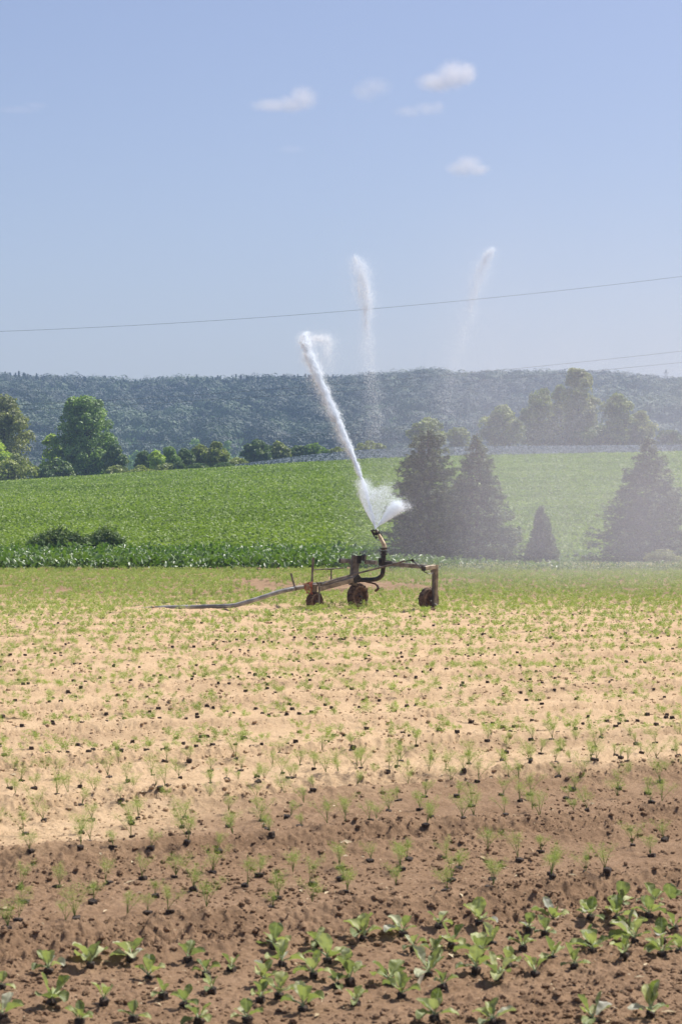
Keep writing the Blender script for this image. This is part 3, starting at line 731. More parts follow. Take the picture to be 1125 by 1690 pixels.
def leaf_mesh(rng, L, Wd, lift, curl, cup, stalk):
    """spoon shaped blade on a stalk, growing outwards along +x"""
    nu, nv = 19, 13; V = []; v = []
    wav = [rng.uniform(0, 6.28) for _ in range(3)]
    for i in range(nu):
        t = i/(nu-1)
        ang = lift - curl*t*t
        # midrib position by integrating
        if i == 0: cx, cz = stalk*math.cos(lift), stalk*math.sin(lift)
        else: cx += L/(nu-1)*math.cos(ang); cz += L/(nu-1)*math.sin(ang)
        hw = Wd*.5*(math.sin(math.pi*min(.995, t*.96+.03)**1.35)**.62) if t < 1 else Wd*.16
        for j in range(nv):
            s = j/(nv-1)*2-1
            up = cup*hw*s*s*1.3 + .06*hw*math.sin(wav[0]+t*7+s*3)*abs(s)*2.5 + .022*L*math.sin(wav[1]+t*19)*abs(s) + .012*L*math.sin(wav[2]+s*9)
            V.append((cx-math.sin(ang)*up, s*hw*(1-.15*cup*abs(s)), cz+math.cos(ang)*up)); v.append(max(max(0, 1-abs(s)*6)*.95, max(0, math.cos((t*6.5-abs(s)*1.5)*2*math.pi)-.55)*1.5) + .2*rng.random())
    Fc = [(i*nv+j, (i+1)*nv+j, (i+1)*nv+j+1, i*nv+j+1) for i in range(nu-1) for j in range(nv-1)]
    me = np_mesh("leaf", np.array(V), np.array(Fc), M_leaf, np.array(v), smooth=True, mesh_only=True)
    return me
def cabbage_protos():
    rng = random.Random(5); out = []
    for k in range(9):
        nl = rng.choice([3, 4, 5, 6]); leaves = []
        st = MB(); st.tube([(0, 0, -.01), (.001, 0, .012), (0, .001, .02)], [.004, .0035, .003], 6)
        a0 = rng.random()*6.28
        for i in range(nl):
            inner = i < 2
            lift = rng.uniform(.85, 1.3) if inner else rng.uniform(.15, .75)
            L = rng.uniform(.046, .066) if inner else rng.uniform(.042, .062); stalk = rng.uniform(.012, .024)
            me = leaf_mesh(rng, L, L*rng.uniform(.66, .86), lift, rng.uniform(-.1, .7) if inner else rng.uniform(.3, 1.4), rng.uniform(.2, .6), stalk)
            az = a0 + i*2.4 + rng.uniform(-.3, .3)
            leaves.append((me, az))
            st.tube([(0, 0, .012), (stalk*.5*math.cos(lift)*math.cos(az), stalk*.5*math.cos(lift)*math.sin(az), .016+stalk*.45*math.sin(lift)), (math.cos(az)*(stalk+.012)*math.cos(lift), math.sin(az)*(stalk+.012)*math.cos(lift), .018+(stalk+.01)*math.sin(lift))], [.0026, .0022, .0014], 6)
        o = st.build("stem", M_petiole, smooth=True); sm = o.data; bpy.data.objects.remove(o)
        mb = MB(); s = .0175; vs = []
        for zz, q in ((-.03, .85), (.002, 1.0), (.013, 1.0), (.017, .82)):
            for ax, ay in ((-1, -.7), (-.7, -1), (.7, -1), (1, -.7), (1, .7), (.7, 1), (-.7, 1), (-1, .7)):
                vs.append((ax*s*q*rng.uniform(.88, 1.1), ay*s*q*rng.uniform(.88, 1.1), zz*rng.uniform(.85, 1.15)))
        mb.add(vs, [(i*8+j, i*8+(j+1) % 8, (i+1)*8+(j+1) % 8, (i+1)*8+j) for i in range(3) for j in range(8)] + [tuple(range(24, 32)), tuple(range(7, -1, -1))])
        o = mb.build("root_plug", M_plug); pm = o.data; bpy.data.objects.remove(o)
        out.append((leaves, sm, pm))
    return out
LETT = [(80,1615),(150,1605),(217,1597),(245,1622),(310,1592),(340,1612),(382,1602),(350,1637),(435,1625),(465,1595),(452,1572),(522,1565),(540,1585),(517,1615),(555,1630),(85,1660),(172,1662),(270,1652),(305,1664),(430,1655),(460,1650),(500,1668),(3,1642),(4,1686),(132,1692),(220,1684),(328,1693),(408,1687),
 (600,1557),(664,1553),(724,1545),(682,1572),(745,1564),(790,1539),(812,1557),(872,1542),(899,1544),(912,1519),(862,1572),(968,1512),(974,1529),(1017,1527),(1025,1502),(1080,1502),(1070,1524),(1112,1537),(1106,1495),(970,1562),(1036,1540),(1046,1559),(1092,1557),(977,1577),(912,1587),(790,1577),(837,1597),(785,1607),(822,1624),(882,1614),(947,1604),(1030,1597),(1092,1587),(1120,1577),(707,1612),(642,1622),(662,1647),(730,1637),(572,1597),(577,1624),(587,1662),(717,1577),(1072,1678),(977,1688),(812,1693),(717,1693)]
def cabbages_near():
    rng = random.Random(9); protos = cabbage_protos()
    ords = ["first", "second", "third", "fourth", "fifth", "sixth", "seventh", "eighth", "ninth", "tenth", "eleventh", "twelfth", "thirteenth", "fourteenth", "fifteenth", "sixteenth"]
    # bands by distance from the bottom edge
    bands = [(1670, 2000, "cut by the bottom edge"), (1640, 1670, "in the band just above the bottom edge ones"), (1618, 1640, "in the third band up from the bottom edge"),
             (1600, 1618, "in the fourth band up from the bottom edge"), (1580, 1600, "in the fifth band up from the bottom edge"), (1561, 1580, "in the sixth band up from the bottom edge"),
             (1535, 1561, "in the second band down from the farthest ones"), (1400, 1535, "in the farthest band at the right")]
    for lo, hi, ph in bands:
        ps = sorted(p for p in LETT if lo <= p[1] < hi)
        for i, (px, py) in enumerate(ps):
            d = H*F/(py-HY); x = PX(px, d); 
            leaves, sm, pm = protos[rng.randrange(9)]
            root = empty("cabbage_seedling", (x, d, gz(x, d)+.006)); root.rotation_euler = (0, 0, rng.random()*6.28)
            tag(root, "green cabbage seedling %s, %s from the left" % (ph, ords[i]), "cabbage seedling", "cabbage seedlings in the front rows")
            k = rng.choice([1.0, 1.22, 1.4, 1.5])*rng.uniform(.92, 1.1)*(1.1 if (px, py) == (172, 1662) else 1)
            for me, az in leaves:
                o = bpy.data.objects.new("leaf", me); link(o, root); o.rotation_euler = (rng.gauss(0, .08), rng.gauss(0, .08), az+rng.gauss(0, .25)); o.location = (0, 0, .014); o.scale = (k, k, k)
            o = bpy.data.objects.new("stem", sm); link(o, root); o.scale = (k, k, k)
            o = bpy.data.objects.new("root_plug", pm); link(o, root); o.rotation_euler = (rng.gauss(0, .2), rng.gauss(0, .2), 0)
cabbages_near()

# ------------------------------------------------------------------ irrigation cart
AX = Vector((0.735, -0.678, 0)); FW = Vector((-0.678, -0.735, 0))
def wheel(c, R, wd, root, seed, rim=True):
    rnd = random.Random(seed); hub = c
    mb = MB(); hw = wd/2
    prof = [(-hw*.86, R*.70), (-hw, R*.76), (-hw, R*.9), (-hw*.72, R*.99), (-hw*.2, R*1.02), (hw*.2, R*1.02), (hw*.72, R*.99), (hw, R*.9), (hw, R*.76), (hw*.86, R*.70)]
    mb.revolve(c, AX, prof, 40, 0.03, rnd)
    w = mb.build("wheel", M_mud, root)
    mb = MB()
    for k in range(44):       # mud clots caked on the tyre
        th = rnd.random()*6.28; o = rnd.uniform(-hw*.9, hw*.9); q = R*rnd.uniform(.95, 1.03)
        r0 = AX.cross(Vector((0, 0, 1))).normalized(); u0 = r0.cross(AX)
        p = c + AX*o + (r0*math.cos(th)+u0*math.sin(th))*q; s = rnd.uniform(.008, .022)
        vs = [p + Vector(v)*s*rnd.uniform(.6, 1.25) for v in ICO_V]; mb.add(vs, [tuple(f) for f in ICO_F])
    mb.revolve(c, AX, [(hw*.90, R*.72), (hw*1.04, R*.74), (hw*1.06, R*.80), (hw*.98, R*.85), (hw*.9, R*.8)], 36, .03, rnd)  # sunlit rim edge, painted in as a paler tan ring
    o = mb.build("caked_mud_lit_ring", M_mud_lit_ring, root); o.parent = w
    o.matrix_parent_inverse = w.matrix_parent_inverse.copy(); o.matrix_parent_inverse.identity(); w_inv = Matrix.Identity(4)
    mb = MB()
    for sgn in ((1, -1) if rim else (1,)):
        pr = [(sgn*hw*.78, R*.73), (sgn*hw*.97, R*.72), (sgn*hw*.92, R*.66), (sgn*hw*.25, R*.60), (sgn*hw*.38, R*.22), (sgn*hw*.55, R*.18), (sgn*hw*.55, R*.02), (sgn*hw*.2, R*.02), (sgn*hw*.2, R*.55)]
        mb.revolve(c, AX, pr, 32, 0.012, rnd)
    mb.tube([c-AX*hw*.75, c+AX*hw*.8], R*.13, 12)
    for k in range(6):
        th = k*math.pi/3; r0 = AX.cross(Vector((0, 0, 1))).normalized(); u0 = r0.cross(AX)
        p = c+(r0*math.cos(th)+u0*math.sin(th))*R*.32; mb.tube([p+AX*hw*.3, p+AX*hw*.55], R*.035, 6)
    r = mb.build("rim", M_rim, root); r.parent = w; r.matrix_parent_inverse.identity()
    return w

def cart():
    base = Vector((.35, 43.6, 0)); root = empty("irrigation_cart", base)
    tag(root, "muddy three-wheeled irrigation cart with a big sprinkler gun", "irrigation cart")
    B = lambda mb, n, m, s=False: mb.build(n, m, root, s)
    # wheels: positions on the ground
    cC = Vector((PX(590, 44), 44, .258)); cR = Vector((PX(707, 42.7), 42.7, .240)); cL = Vector((PX(519, 43.2), 43.2, .185))
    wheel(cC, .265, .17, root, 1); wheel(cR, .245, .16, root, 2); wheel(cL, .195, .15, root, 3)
    # centre post: wide box tube above centre wheel
    dC = 43.86
    mb = MB(); mb.bar(P(582, 966, dC), P(587, 917, dC), .155, .11, Vector((0.35, -1, 0)), .06)
    mb.bar(P(579, 931, dC-.07), P(576, 926, dC-.07), .03, .05)
    B(mb, "wheel_post", M_taupe)
    mb = MB(); p = P(586, 920, dC); 
    mb.bar(P(592, 917, dC-.02), P(592, 930, dC-.02), .10, .05, Vector((0.35, -1, 0)), .1)
    mb.bar(P(597, 920, 43.8), P(603, 921, 43.78), .15, .12)
    for q in ((594, 915), (601, 916), (602, 929)): mb.tube([P(q[0], q[1], 43.7), P(q[0], q[1]-2.5, 43.7)], .014, 6)
    mb.bar(P(583, 960, 43.72), P(594, 951, 43.72), .06, .11)
    B(mb, "clamp", M_black)
    # fork plate behind the tyre down to the hub
    mb = MB(); mb.bar(cC - AX*.11 + Vector((0, 0, 0)), cC - AX*.11 + Vector((0, 0, .33)), .07, .03)
    mb.tube([cC-AX*.13, cC+AX*.11], .022, 10); B(mb, "axle_bracket", M_black)
    # top beam, in three lengths
    def BP(px):   # point on the beam line
        t = (px-561)/(717-561); d = 44.25+(42.72-44.25)*t; py = 925.3+(937-925.3)*t**1.35; return P(px, py, d)
    mb = MB(); mb.bar(BP(563), BP(580), .075, .085); B(mb, "cross_beam", M_steel)
    mb = MB(); mb.bar(BP(603), BP(621), .075, .08); B(mb, "cross_beam", M_steel)
    mb = MB(); mb.bar(BP(636), BP(662), .07, .078); mb.bar(BP(660)+Vector((0, 0, -.004)), BP(717), .082, .086)
    B(mb, "cross_beam", M_steel)
    mb = MB(); mb.bar(BP(561), BP(563.5), .088, .098); mb.bar(BP(634)+Vector((0,-.01,0)), BP(649)+Vector((0,-.01,0)), .10, .07)
    mb.tube([BP(637)+Vector((0, -.06, .05)), BP(646)+Vector((0, -.06, .05))], .012, 6); B(mb, "end_cap", M_black)
    # right post and its little bracket tube
    mb = MB(); a = P(719, 932, 42.66); b = P(718, 1002, 42.62)
    mb.bar(a, b, .075, .075, Vector((0.5, -1, 0)), .08); B(mb, "wheel_leg", M_steeltan)
    mb = MB(); mb.bar(P(714.2, 940, 42.60), P(714, 1000, 42.57), .018, .07, Vector((0.5, -1, 0)))
    mb.tube([cR, P(719, 1000, 42.58)+Vector((0.02, -.05, 0))], .026, 10); mb.bar(P(711, 941, 42.64), P(716, 950, 42.62), .03, .05); B(mb, "leg_side_plate", M_taupe)
    mb = MB(); mb.bar(P(699, 938, 42.35), P(716, 935.5, 42.58), .08, .085); B(mb, "bracket_tube", M_steeltan)
    mb = MB(); mb.bar(P(697.5, 938.3, 42.33), P(699.3, 938, 42.36), .09, .094); B(mb, "bracket_cap", M_black)
    # black control cable
    mb = MB(); pts = [P(668, 927, 43.0), P(676, 924.5, 42.9), P(681, 926, 42.8), P(688, 932, 42.7), P(695, 938, 42.5), P(700, 944, 42.4), P(707, 947, 42.4), P(714, 946, 42.5)]
    mb.tube(pts, .010, 6); mb.bar(P(679, 923, 42.8), P(682, 927, 42.8), .05, .05); B(mb, "cable", M_black, True)
    # riser junction box, elbow, lower black pipe
    dr = 43.55
    mb = MB(); mb.tube([P(592, 957, 43.85), P(600, 957, 43.8), P(612, 956.8, 43.72), P(620, 956, 43.66), P(626, 953.5, 43.62), P(630, 949.5, 43.59), P(631.5, 944, 43.57), P(632, 936, dr), P(632.3, 922, dr), P(633, 909, dr)],
            [.047]*8+[.05, .05], 16); mb.tube([P(586, 957, 43.87), P(593, 957, 43.84)], .058, 14)
    B(mb, "riser_pipe", M_black, True)
    mb = MB(); mb.tube([P(630.5, 934, dr-.02), P(630.5, 921, dr-.02)], [.075, .082], 8); mb.tube([P(624, 928, dr-.05), P(627, 928, dr-.05)], [.05, .07], 10); B(mb, "swivel_housing", M_black)
    mb = MB()
    for yy, r in ((916, .072), (913.6, .055), (911, .075), (908.2, .052), (905.8, .078)):
        mb.tube([P(633, yy, dr), P(633, yy-1.9, dr)], r, 16)
    for s in (-1, 1): mb.bar(P(633+s*5, 918, dr), P(633+s*5, 904, dr), .018, .018)
    B(mb, "turntable_flange", M_black)
    # gun barrel
    mb = MB(); pts = [P(634, 907, dr), P(633.8, 902, dr), P(632.5, 897, dr+.03), P(630, 892, dr+.06), P(627, 886, dr+.1), P(623.5, 880, dr+.14), P(622, 876.5, dr+.16)]
    mb.tube(pts, [.050, .047, .044, .040, .037, .033, .030], 16); B(mb, "gun_barrel", M_brass, True)
    mb = MB()
    mb.tube([P(624, 882.5, dr+.13), P(622.6, 879.5, dr+.14)], .048, 12); mb.tube([P(622, 877, dr+.16), P(621, 874.5, dr+.17)], [.040, .026], 12)
    mb.bar(P(631, 885.5, dr+.05), P(624, 876.5, dr+.05), .022, .022); B(mb, "nozzle", M_black)
    mb = MB()
    mb.bar(P(612, 875, dr+.1), P(618, 886, dr+.1), .020, .028); mb.bar(P(614, 874, dr+.15), P(620, 876.5, dr+.15), .05, .03)
    mb.bar(P(616, 882, dr+.12), P(622, 880, dr+.12), .03, .06); mb.bar(P(619, 886, dr+.1), P(622, 888.5, dr+.1), .05, .05)
    mb.bar(P(613, 875.5, dr+.12), P(616, 880, dr+.2), .06, .012); B(mb, "drive_arm", M_black)
    # tongue: galvanised pipe and flat tube under it
    mb = MB(); mb.tube([P(520, 965.5, 43.15), P(530, 964, 43.25), P(560, 957.5, 43.5), P(578, 953.5, 43.68), P(590, 951.5, 43.8)], [.038, .038, .040, .040, .042], 14)
    mb.tube([P(574, 954.5, 43.64), P(579, 953.3, 43.68)], .050, 14); B(mb, "tongue_pipe", M_steel, True)
    mb = MB(); mb.bar(P(526, 972.5, 43.2), P(582, 957.5, 43.62), .055, .088); B(mb, "tongue_beam", M_steeltan)
    mb = MB(); mb.tube([P(529, 966, 43.1), P(548, 957.5, 43.2), P(585, 947.5, 43.4), P(630, 936, 43.2), P(655, 929.5, 43.0), P(668, 925.5, 42.95)], .020, 8)
    B(mb, "brace_rod", M_taupe, True)
    # front frame above the small wheel
    mb = MB(); mb.bar(P(515.4, 944, 43.1), P(517, 920, 43.1), .052, .045, Vector((0, -1, 0))); mb.bar(P(514.6, 967, 43.1), P(515.2, 943, 43.1), .044, .040, Vector((0, -1, 0)))
    mb.bar(P(517.5, 940.5, 43.12), P(566, 937.5, 43.5), .026, .022); mb.bar(P(546.5, 941, 43.34), P(546.3, 958.5, 43.34), .030, .026, Vector((0, -1, 0)))
    mb.bar(P(541, 939.4, 43.32), P(551, 938.8, 43.4), .045, .034); B(mb, "front_frame", M_taupe)
    mb = MB(); mb.bar(P(486.5, 970, 43.0), P(480, 946, 43.0), .040, .035, Vector((0, -1, 0))); B(mb, "handle_bar", M_taupe)
    # fork of the small wheel
    mb = MB(); mb.bar(P(526.5, 962.5, 43.0), P(526.5, 996, 42.95), .034, .030, Vector((0, -1, 0)))
    mb.bar(P(519, 963, 43.12), P(518, 978, 43.2), .11, .10); mb.tube([cL, P(526.5, 993, 42.96)], .018, 8)
    mb.bar(P(523, 962.5, 43.05), P(530, 962, 43.1), .06, .04); B(mb, "fork", M_taupe)
    # hose coupling and its red tie
    mb = MB(); mb.tube([P(484, 971.5, 43.0), P(492, 970, 43.02), P(506, 968, 43.08), P(520, 965.5, 43.15)], [.046, .046, .043, .040], 14)
    mb.tube([P(486.5, 971, 43.0), P(488.5, 970.7, 43.0)], .053, 14); B(mb, "coupling", M_steel, True)
    mb = MB(); rnd = random.Random(4)
    for k in range(9):
        px = 503+k*1.45; c = P(px, 968.3-k*.2, 43.08); r = rnd.uniform(.05, .075); tl = rnd.uniform(-.5, .5)
        pts = [c+Vector((math.sin(a)*tl*.03+rnd.uniform(-.006, .006), math.cos(a)*r, math.sin(a)*r*1.1)) for a in [i*math.pi/7 for i in range(15)]]
        mb.tube(pts, .009, 5)
    for k in range(5):
        c = P(505+k*2.3, 973, 43.02); mb.tube([c, c+Vector((rnd.uniform(-.05, .05), -.02, -rnd.uniform(.02, .10)))], .009, 5)
    B(mb, "red_tie", M_strap, True)
    mb = MB()
    for k in range(3): mb.tube([P(500+k*3, 964+k, 43.0), P(503+k*3, 962.5+k, 42.98), P(507+k*3, 973, 42.98)], .008, 5)
    B(mb, "rope", M_steeltan, True)
    # curved tine behind the centre wheel
    mb = MB(); mb.tube([P(604, 960.5, 43.9), P(613, 962, 43.8), P(619, 963.5, 43.75), P(623, 967, 43.72), P(624, 971, 43.7), P(621.5, 974, 43.7), P(618, 975.5, 43.7)], [.014, .018, .022, .026, .030, .030, .022], 8)
    B(mb, "hook", M_rim, True)
cart()

# hose
mb = MB()
hp = [(485, 971.3, 43.0), (470, 974.5, 42.9), (455, 978.5, 42.85), (440, 983.5, 42.8), (425, 988.5, 42.8), (410, 993, 42.8), (398, 996.5, 42.85), (385, 999.5, 42.9), (370, 1002.3, 43.0), (352, 1003.8, 43.1), (330, 1005, 43.2), (300, 1005.8, 43.3), (262, 1006, 43.4), (222, 1006.3, 43.5), (180, 1007, 43.4), (120, 1008, 43.4), (40, 1009, 43.4), (-80, 1010, 43.3)]
pts = [P(*q) for q in hp]
pts = [Vector((p.x, p.y, (.10, .09, .08, .07, .05, -.01, -.12, -.2, -.2, -.2, -.2)[min(i-8, 10)])) if i > 7 else p for i, p in enumerate(pts)]
sm = []
for i in range(len(pts)-1):
    p0 = pts[max(i-1, 0)]; p1 = pts[i]; p2 = pts[i+1]; p3 = pts[min(i+2, len(pts)-1)]
    for k in range(6):
        t = k/6; sm.append(0.5*((2*p1)+(p2-p0)*t+(2*p0-5*p1+4*p2-p3)*t*t+(3*p1-p0-3*p2+p3)*t**3))
mb.tube(sm, [.046 if i < 60 else .042 for i in range(len(sm))], 12)
ho = mb.build("hose", M_hose, None, True); tag(ho, "long grey rubber hose trailing over the soil from the cart", "hose")

# ------------------------------------------------------------------ power lines
def wire(lb, pts, d, r):
    mb = MB(); P3 = []
    xs = [p[0] for p in pts]; yy = [p[1] for p in pts]
    co = np.polyfit(xs, yy, 2 if len(pts) > 2 else 1)
    for i in range(41):
        px = -250 + i*(1700/40); P3.append(P(px, float(np.polyval(co, px)), d))
    mb.tube(P3, r, 6); o = mb.build("power_line", M_wire); tag(o, lb, "power line", "overhead power lines")
wire("thin overhead wire crossing the open sky, the highest of all", [(0, 547), (562, 514), (1125, 456)], 210, .015)
wire("overhead wire meeting the ridge in the misty middle, higher of two at right", [(0, 670), (505, 638), (820, 612), (1125, 579)], 260, .017)
wire("overhead wire above the misty grove, lower of two at right", [(0, 678), (505, 650), (980, 612), (1125, 598)], 262, .017)
wire("low overhead wire in front of the wooded hill, topmost of the three low ones", [(150, 732), (350, 724), (540, 714), (900, 690)], 330, .017)
wire("low overhead wire in front of the wooded hill, middle of the three low ones", [(150, 736), (350, 729), (540, 719), (900, 699)], 332, .017)
wire("low overhead wire in front of the wooded hill, lowest of the three low ones", [(150, 741), (350, 737), (540, 729), (900, 712)], 334, .017)
mb = MB(); zb = PZ(632, 1100); bx = PX(1098, 1100); 
for s in (-1, 1):
    mb.tube([(bx+s*1.6, 1100, zb-6), (bx+s*.25, 1100, zb+7)], .12, 5)
for k in range(6):
    z0 = zb-6+k*2.1; w0 = 1.6-k*.22; mb.tube([(bx-w0, 1100, z0), (bx+w0-.2, 1100, z0+2.1)], .08, 4); mb.tube([(bx+w0, 1100, z0), (bx-w0+.2, 1100, z0+2.1)], .08, 4)
for z0, w0 in ((3.2, 2.2), (5.2, 1.7)): mb.tube([(bx-w0, 1100, zb+z0), (bx+w0, 1100, zb+z0)], .12, 5)
o = mb.build("pylon", M_pylon); tag(o, "tiny lattice pylon on the ridge near the right edge", "pylon")

# ------------------------------------------------------------------ water
def water_mat():
    m, t, out = new_mat("white_water")
    a = N(t, "ShaderNodeBsdfDiffuse"); a.inputs[0].default_value = (.93, .965, 1.0, 1)
    b = N(t, "ShaderNodeBsdfTranslucent"); b.inputs[0].default_value = (.93, .965, 1.0, 1)
    x = N(t, "ShaderNodeMixShader"); x.inputs[0].default_value = .5
    t.links.new(a.outputs[0], x.inputs[1]); t.links.new(b.outputs[0], x.inputs[2]); t.links.new(x.outputs[0], out.inputs[0]); return m
M_water = water_mat()
TET = np.array([(1, 1, 1), (-1, -1, 1), (-1, 1, -1), (1, -1, -1)])/1.2
TF = np.array([(0, 1, 2), (0, 3, 1), (0, 2, 3), (1, 3, 2)])
def drops(name, pts, r, rng, lb, cat, kind=None, extra=None, group=None):
    """each drop is a tiny flattened lens, shaped to face the sun so the water looks brighter"""
    n = len(pts); nr = np.array(SUN)[None] + rng.normal(0, .42, (n, 3)); nr /= np.linalg.norm(nr, axis=1, keepdims=True)
    a = np.cross(nr, rng.normal(size=(n, 3))); a /= np.linalg.norm(a, axis=1, keepdims=True); b = np.cross(nr, a); r = r[:, None]
    V = np.stack([pts+a*r, pts+b*r*.9, pts-a*r, pts-b*r*.9, pts+nr*r*.3, pts-nr*r*.3], 1).reshape(-1, 3)
    q = np.array([(0, 1, 4), (1, 2, 4), (2, 3, 4), (3, 0, 4), (1, 0, 5), (2, 1, 5), (3, 2, 5), (0, 3, 5)])
    Fc = (q[None]+(np.arange(n)*6)[:, None, None]).reshape(-1, 3)
    if extra is not None:
        ev, ef = extra; Fc = np.concatenate([Fc, ef+len(V)]); V = np.concatenate([V, ev])
    o = np_mesh(name, V, Fc, M_water); return tag(o, lb, cat, group, kind)
def along(path, n, rng, tw=None, vertical=False):
    """path rows: px, py, d, radius_px, weight"""
    A = np.array(path, float); seg = np.linalg.norm(np.diff(A[:, :2], axis=0), axis=1); wt = seg*(A[:-1, 4]+A[1:, 4])/2
    cum = np.concatenate([[0], np.cumsum(wt)])/wt.sum(); u = rng.random(n); i = np.clip(np.searchsorted(cum, u)-1, 0, len(seg)-1)
    f = (u-cum[i])/(cum[i+1]-cum[i]+1e-9); Q = A[i]*(1-f)[:, None]+A[i+1]*f[:, None]
    g = rng.normal(size=(n, 3)); rpx = Q[:, 3]*.5*np.where(rng.random(n) < .25, 1.9, 1)
    # clumpy, ragged edge
    q = 1+.9*(fbm(Q[:, 1], g[:, 0]*3+Q[:, 0]*.2, .12, 3)-.5)*2
    px = Q[:, 0]+g[:, 0]*rpx*q; py = Q[:, 1]+g[:, 1]*rpx*.7; d = Q[:, 2]+g[:, 2]*rpx*q/F*44
    return np.stack([(px-CX)/F*d, d, H-(py-HY)/F*d], -1)

rng = np.random.default_rng(51)
jet = [(619.5, 873, 43.72, 0.64, 2.4), (611, 838, 44.2, 1.12, 2.0), (600, 800, 44.8, 1.60, 2.2), (593, 780, 45.1, 2.24, 2.2), (583, 754, 45.5, 2.72, 2.3), (573, 730, 45.9, 3.36, 2.4), (560, 700, 46.4, 4.16, 2.6), (547, 672, 46.9, 4.64, 2.6), (533, 640, 47.5, 5.12, 2.5), (520, 611, 48, 5.44, 2.6), (509, 585, 48.5, 6.81, 2.4), (503, 565, 48.9, 7.54, 1.8), (502, 553, 49.2, 5.52, .9), (509, 549, 49.4, 4.60, .3)]
pa = along(jet, 120000, rng)
j2 = [(508, 560, 49.5, 8, .2), (528, 556, 50, 12, 1), (541, 560, 50.5, 12, 1), (540, 580, 50.8, 20, .8), (534, 605, 51, 24, .4), (530, 650, 51, 26, .2)]
pb = along(j2, 9000, rng)
j3 = [(577, 752, 45.6, 6, .8), (552, 700, 46.5, 10, 1), (533, 660, 47.2, 12, 1), (514, 620, 48, 11, .6)]
pc = along(j3, 6500, rng)
core = MB(); cr = random.Random(3)
cp = [P(a, b, c) for a, b, c, _, _ in jet[:9]]
for i in range(1, len(cp)): 
    pass
fine = []; rad = []
for i in range(len(cp)-1):
    for k in range(8):
        f = k/8; fine.append(cp[i].lerp(cp[i+1], f)+Vector((cr.gauss(0, .006), cr.gauss(0, .006), 0))*min(1, i)); r0 = [.016, .018, .024, .030, .038, .042, .045, .035, .01]
        rad.append((r0[i]*(1-f)+r0[i+1]*f)*cr.uniform(.75, 1.25))
core.tube(fine, rad, 8)
tr = []
for q in core.f:
    for k in range(1, len(q)-1): tr.append((q[0], q[k], q[k+1]))
drops("water_jet", np.concatenate([pa, pb, pc]), np.concatenate([rng.uniform(.0038, .0092, len(pa)), rng.uniform(.003, .007, len(pb)), rng.uniform(.003, .007, len(pc))]), rng,
      "long white jet of water shooting up and left from the sprinkler gun", "water jet", extra=(np.array(core.v), np.array(tr)))

# splash fan thrown by the drive arm
def fan():
    n = 80000; u = rng.random(n); t = rng.random(n)**.72
    # left lobe
    N0 = np.array([619.5, 872])
    a0 = np.array([590, 804]); a1 = np.array([647, 808]); b0 = np.array([640, 812]); b1 = np.array([671, 834])
    lobe = rng.random(n) < .45
    uu = np.where(lobe, np.where(rng.random(n) < .35, rng.beta(1.2, 5, n), u), np.clip(rng.normal(.72, .22, n), -.1, 1.1))
    E = np.where(lobe[:, None], a0+(a1-a0)*uu[:, None], b0+(b1-b0)*uu[:, None])
    rag = .98+.40*(vnoise(uu*7+lobe*30, uu*0)-.5)+.28*(vnoise(uu*31+lobe*30, uu*0+5)-.5)
    tt = t*rag*np.where(rng.random(n) < .16, 1+rng.exponential(.09, n), 1)
    ang = rng.normal(0, .055, n)*tt; dx, dy = (E-N0).T; ca, sa = np.cos(ang), np.sin(ang)
    c = N0+np.stack([dx*ca-dy*sa, dx*sa+dy*ca], -1)*tt[:, None]
    c[:, 0] += np.where(lobe, -4*np.sin(math.pi*np.clip(tt, 0, 1))*(1-uu), 0)
    fil = vnoise(uu*22+lobe*50, tt*2.2)*.6+vnoise(uu*60+lobe*50, tt*5)*.4; k = (fil+rng.random(n)*.6 > .62) & ((tt > .15) | (rng.random(n) < .4)); c = c[k]; tt = tt[k]
    d = 43.72+tt*.9+rng.normal(0, .14, len(c))*tt
    p = np.stack([(c[:, 0]-CX)/F*d, d, H-(c[:, 1]-HY)/F*d], -1)
    drops("water_spray", p, rng.uniform(.0026, .0062, len(p)), rng, "ragged white fan of splashed water right above the gun nozzle", "water spray")
fan()
s1 = [(586, 424, 52, 9, .6), (594, 440, 52, 13, 1.3), (600, 465, 52, 13, 1.8), (604, 492, 52, 12, 1.9), (605, 515, 52, 12, 1.0), (605, 540, 52, 10, .5), (607, 580, 52, 13, .28), (613, 630, 52, 15, .26), (620, 690, 52, 17, .22), (615, 740, 52, 22, .1)]
drops("water_plume", along(s1, 30000, rng), rng.uniform(.0028, .0066, 30000), rng, "bright falling plume of droplets in the sky above the gun", "water plume", group="falling plumes of water")
s2 = [(812, 410, 56, 5, 1.1), (803, 424, 56, 12, 1.6), (794, 442, 56, 14, 1.3), (788, 465, 56, 15, 1.0), (781, 490, 56, 12, .7), (774, 520, 56, 15, .4), (760, 570, 56, 22, .3), (735, 640, 56, 22, .3), (728, 700, 56, 26, .2)]
drops("water_plume", along(s2, 22000, rng), rng.uniform(.0028, .006, 22000), rng, "faint slanting plume of droplets in the sky, the farther right one", "water plume", group="falling plumes of water")

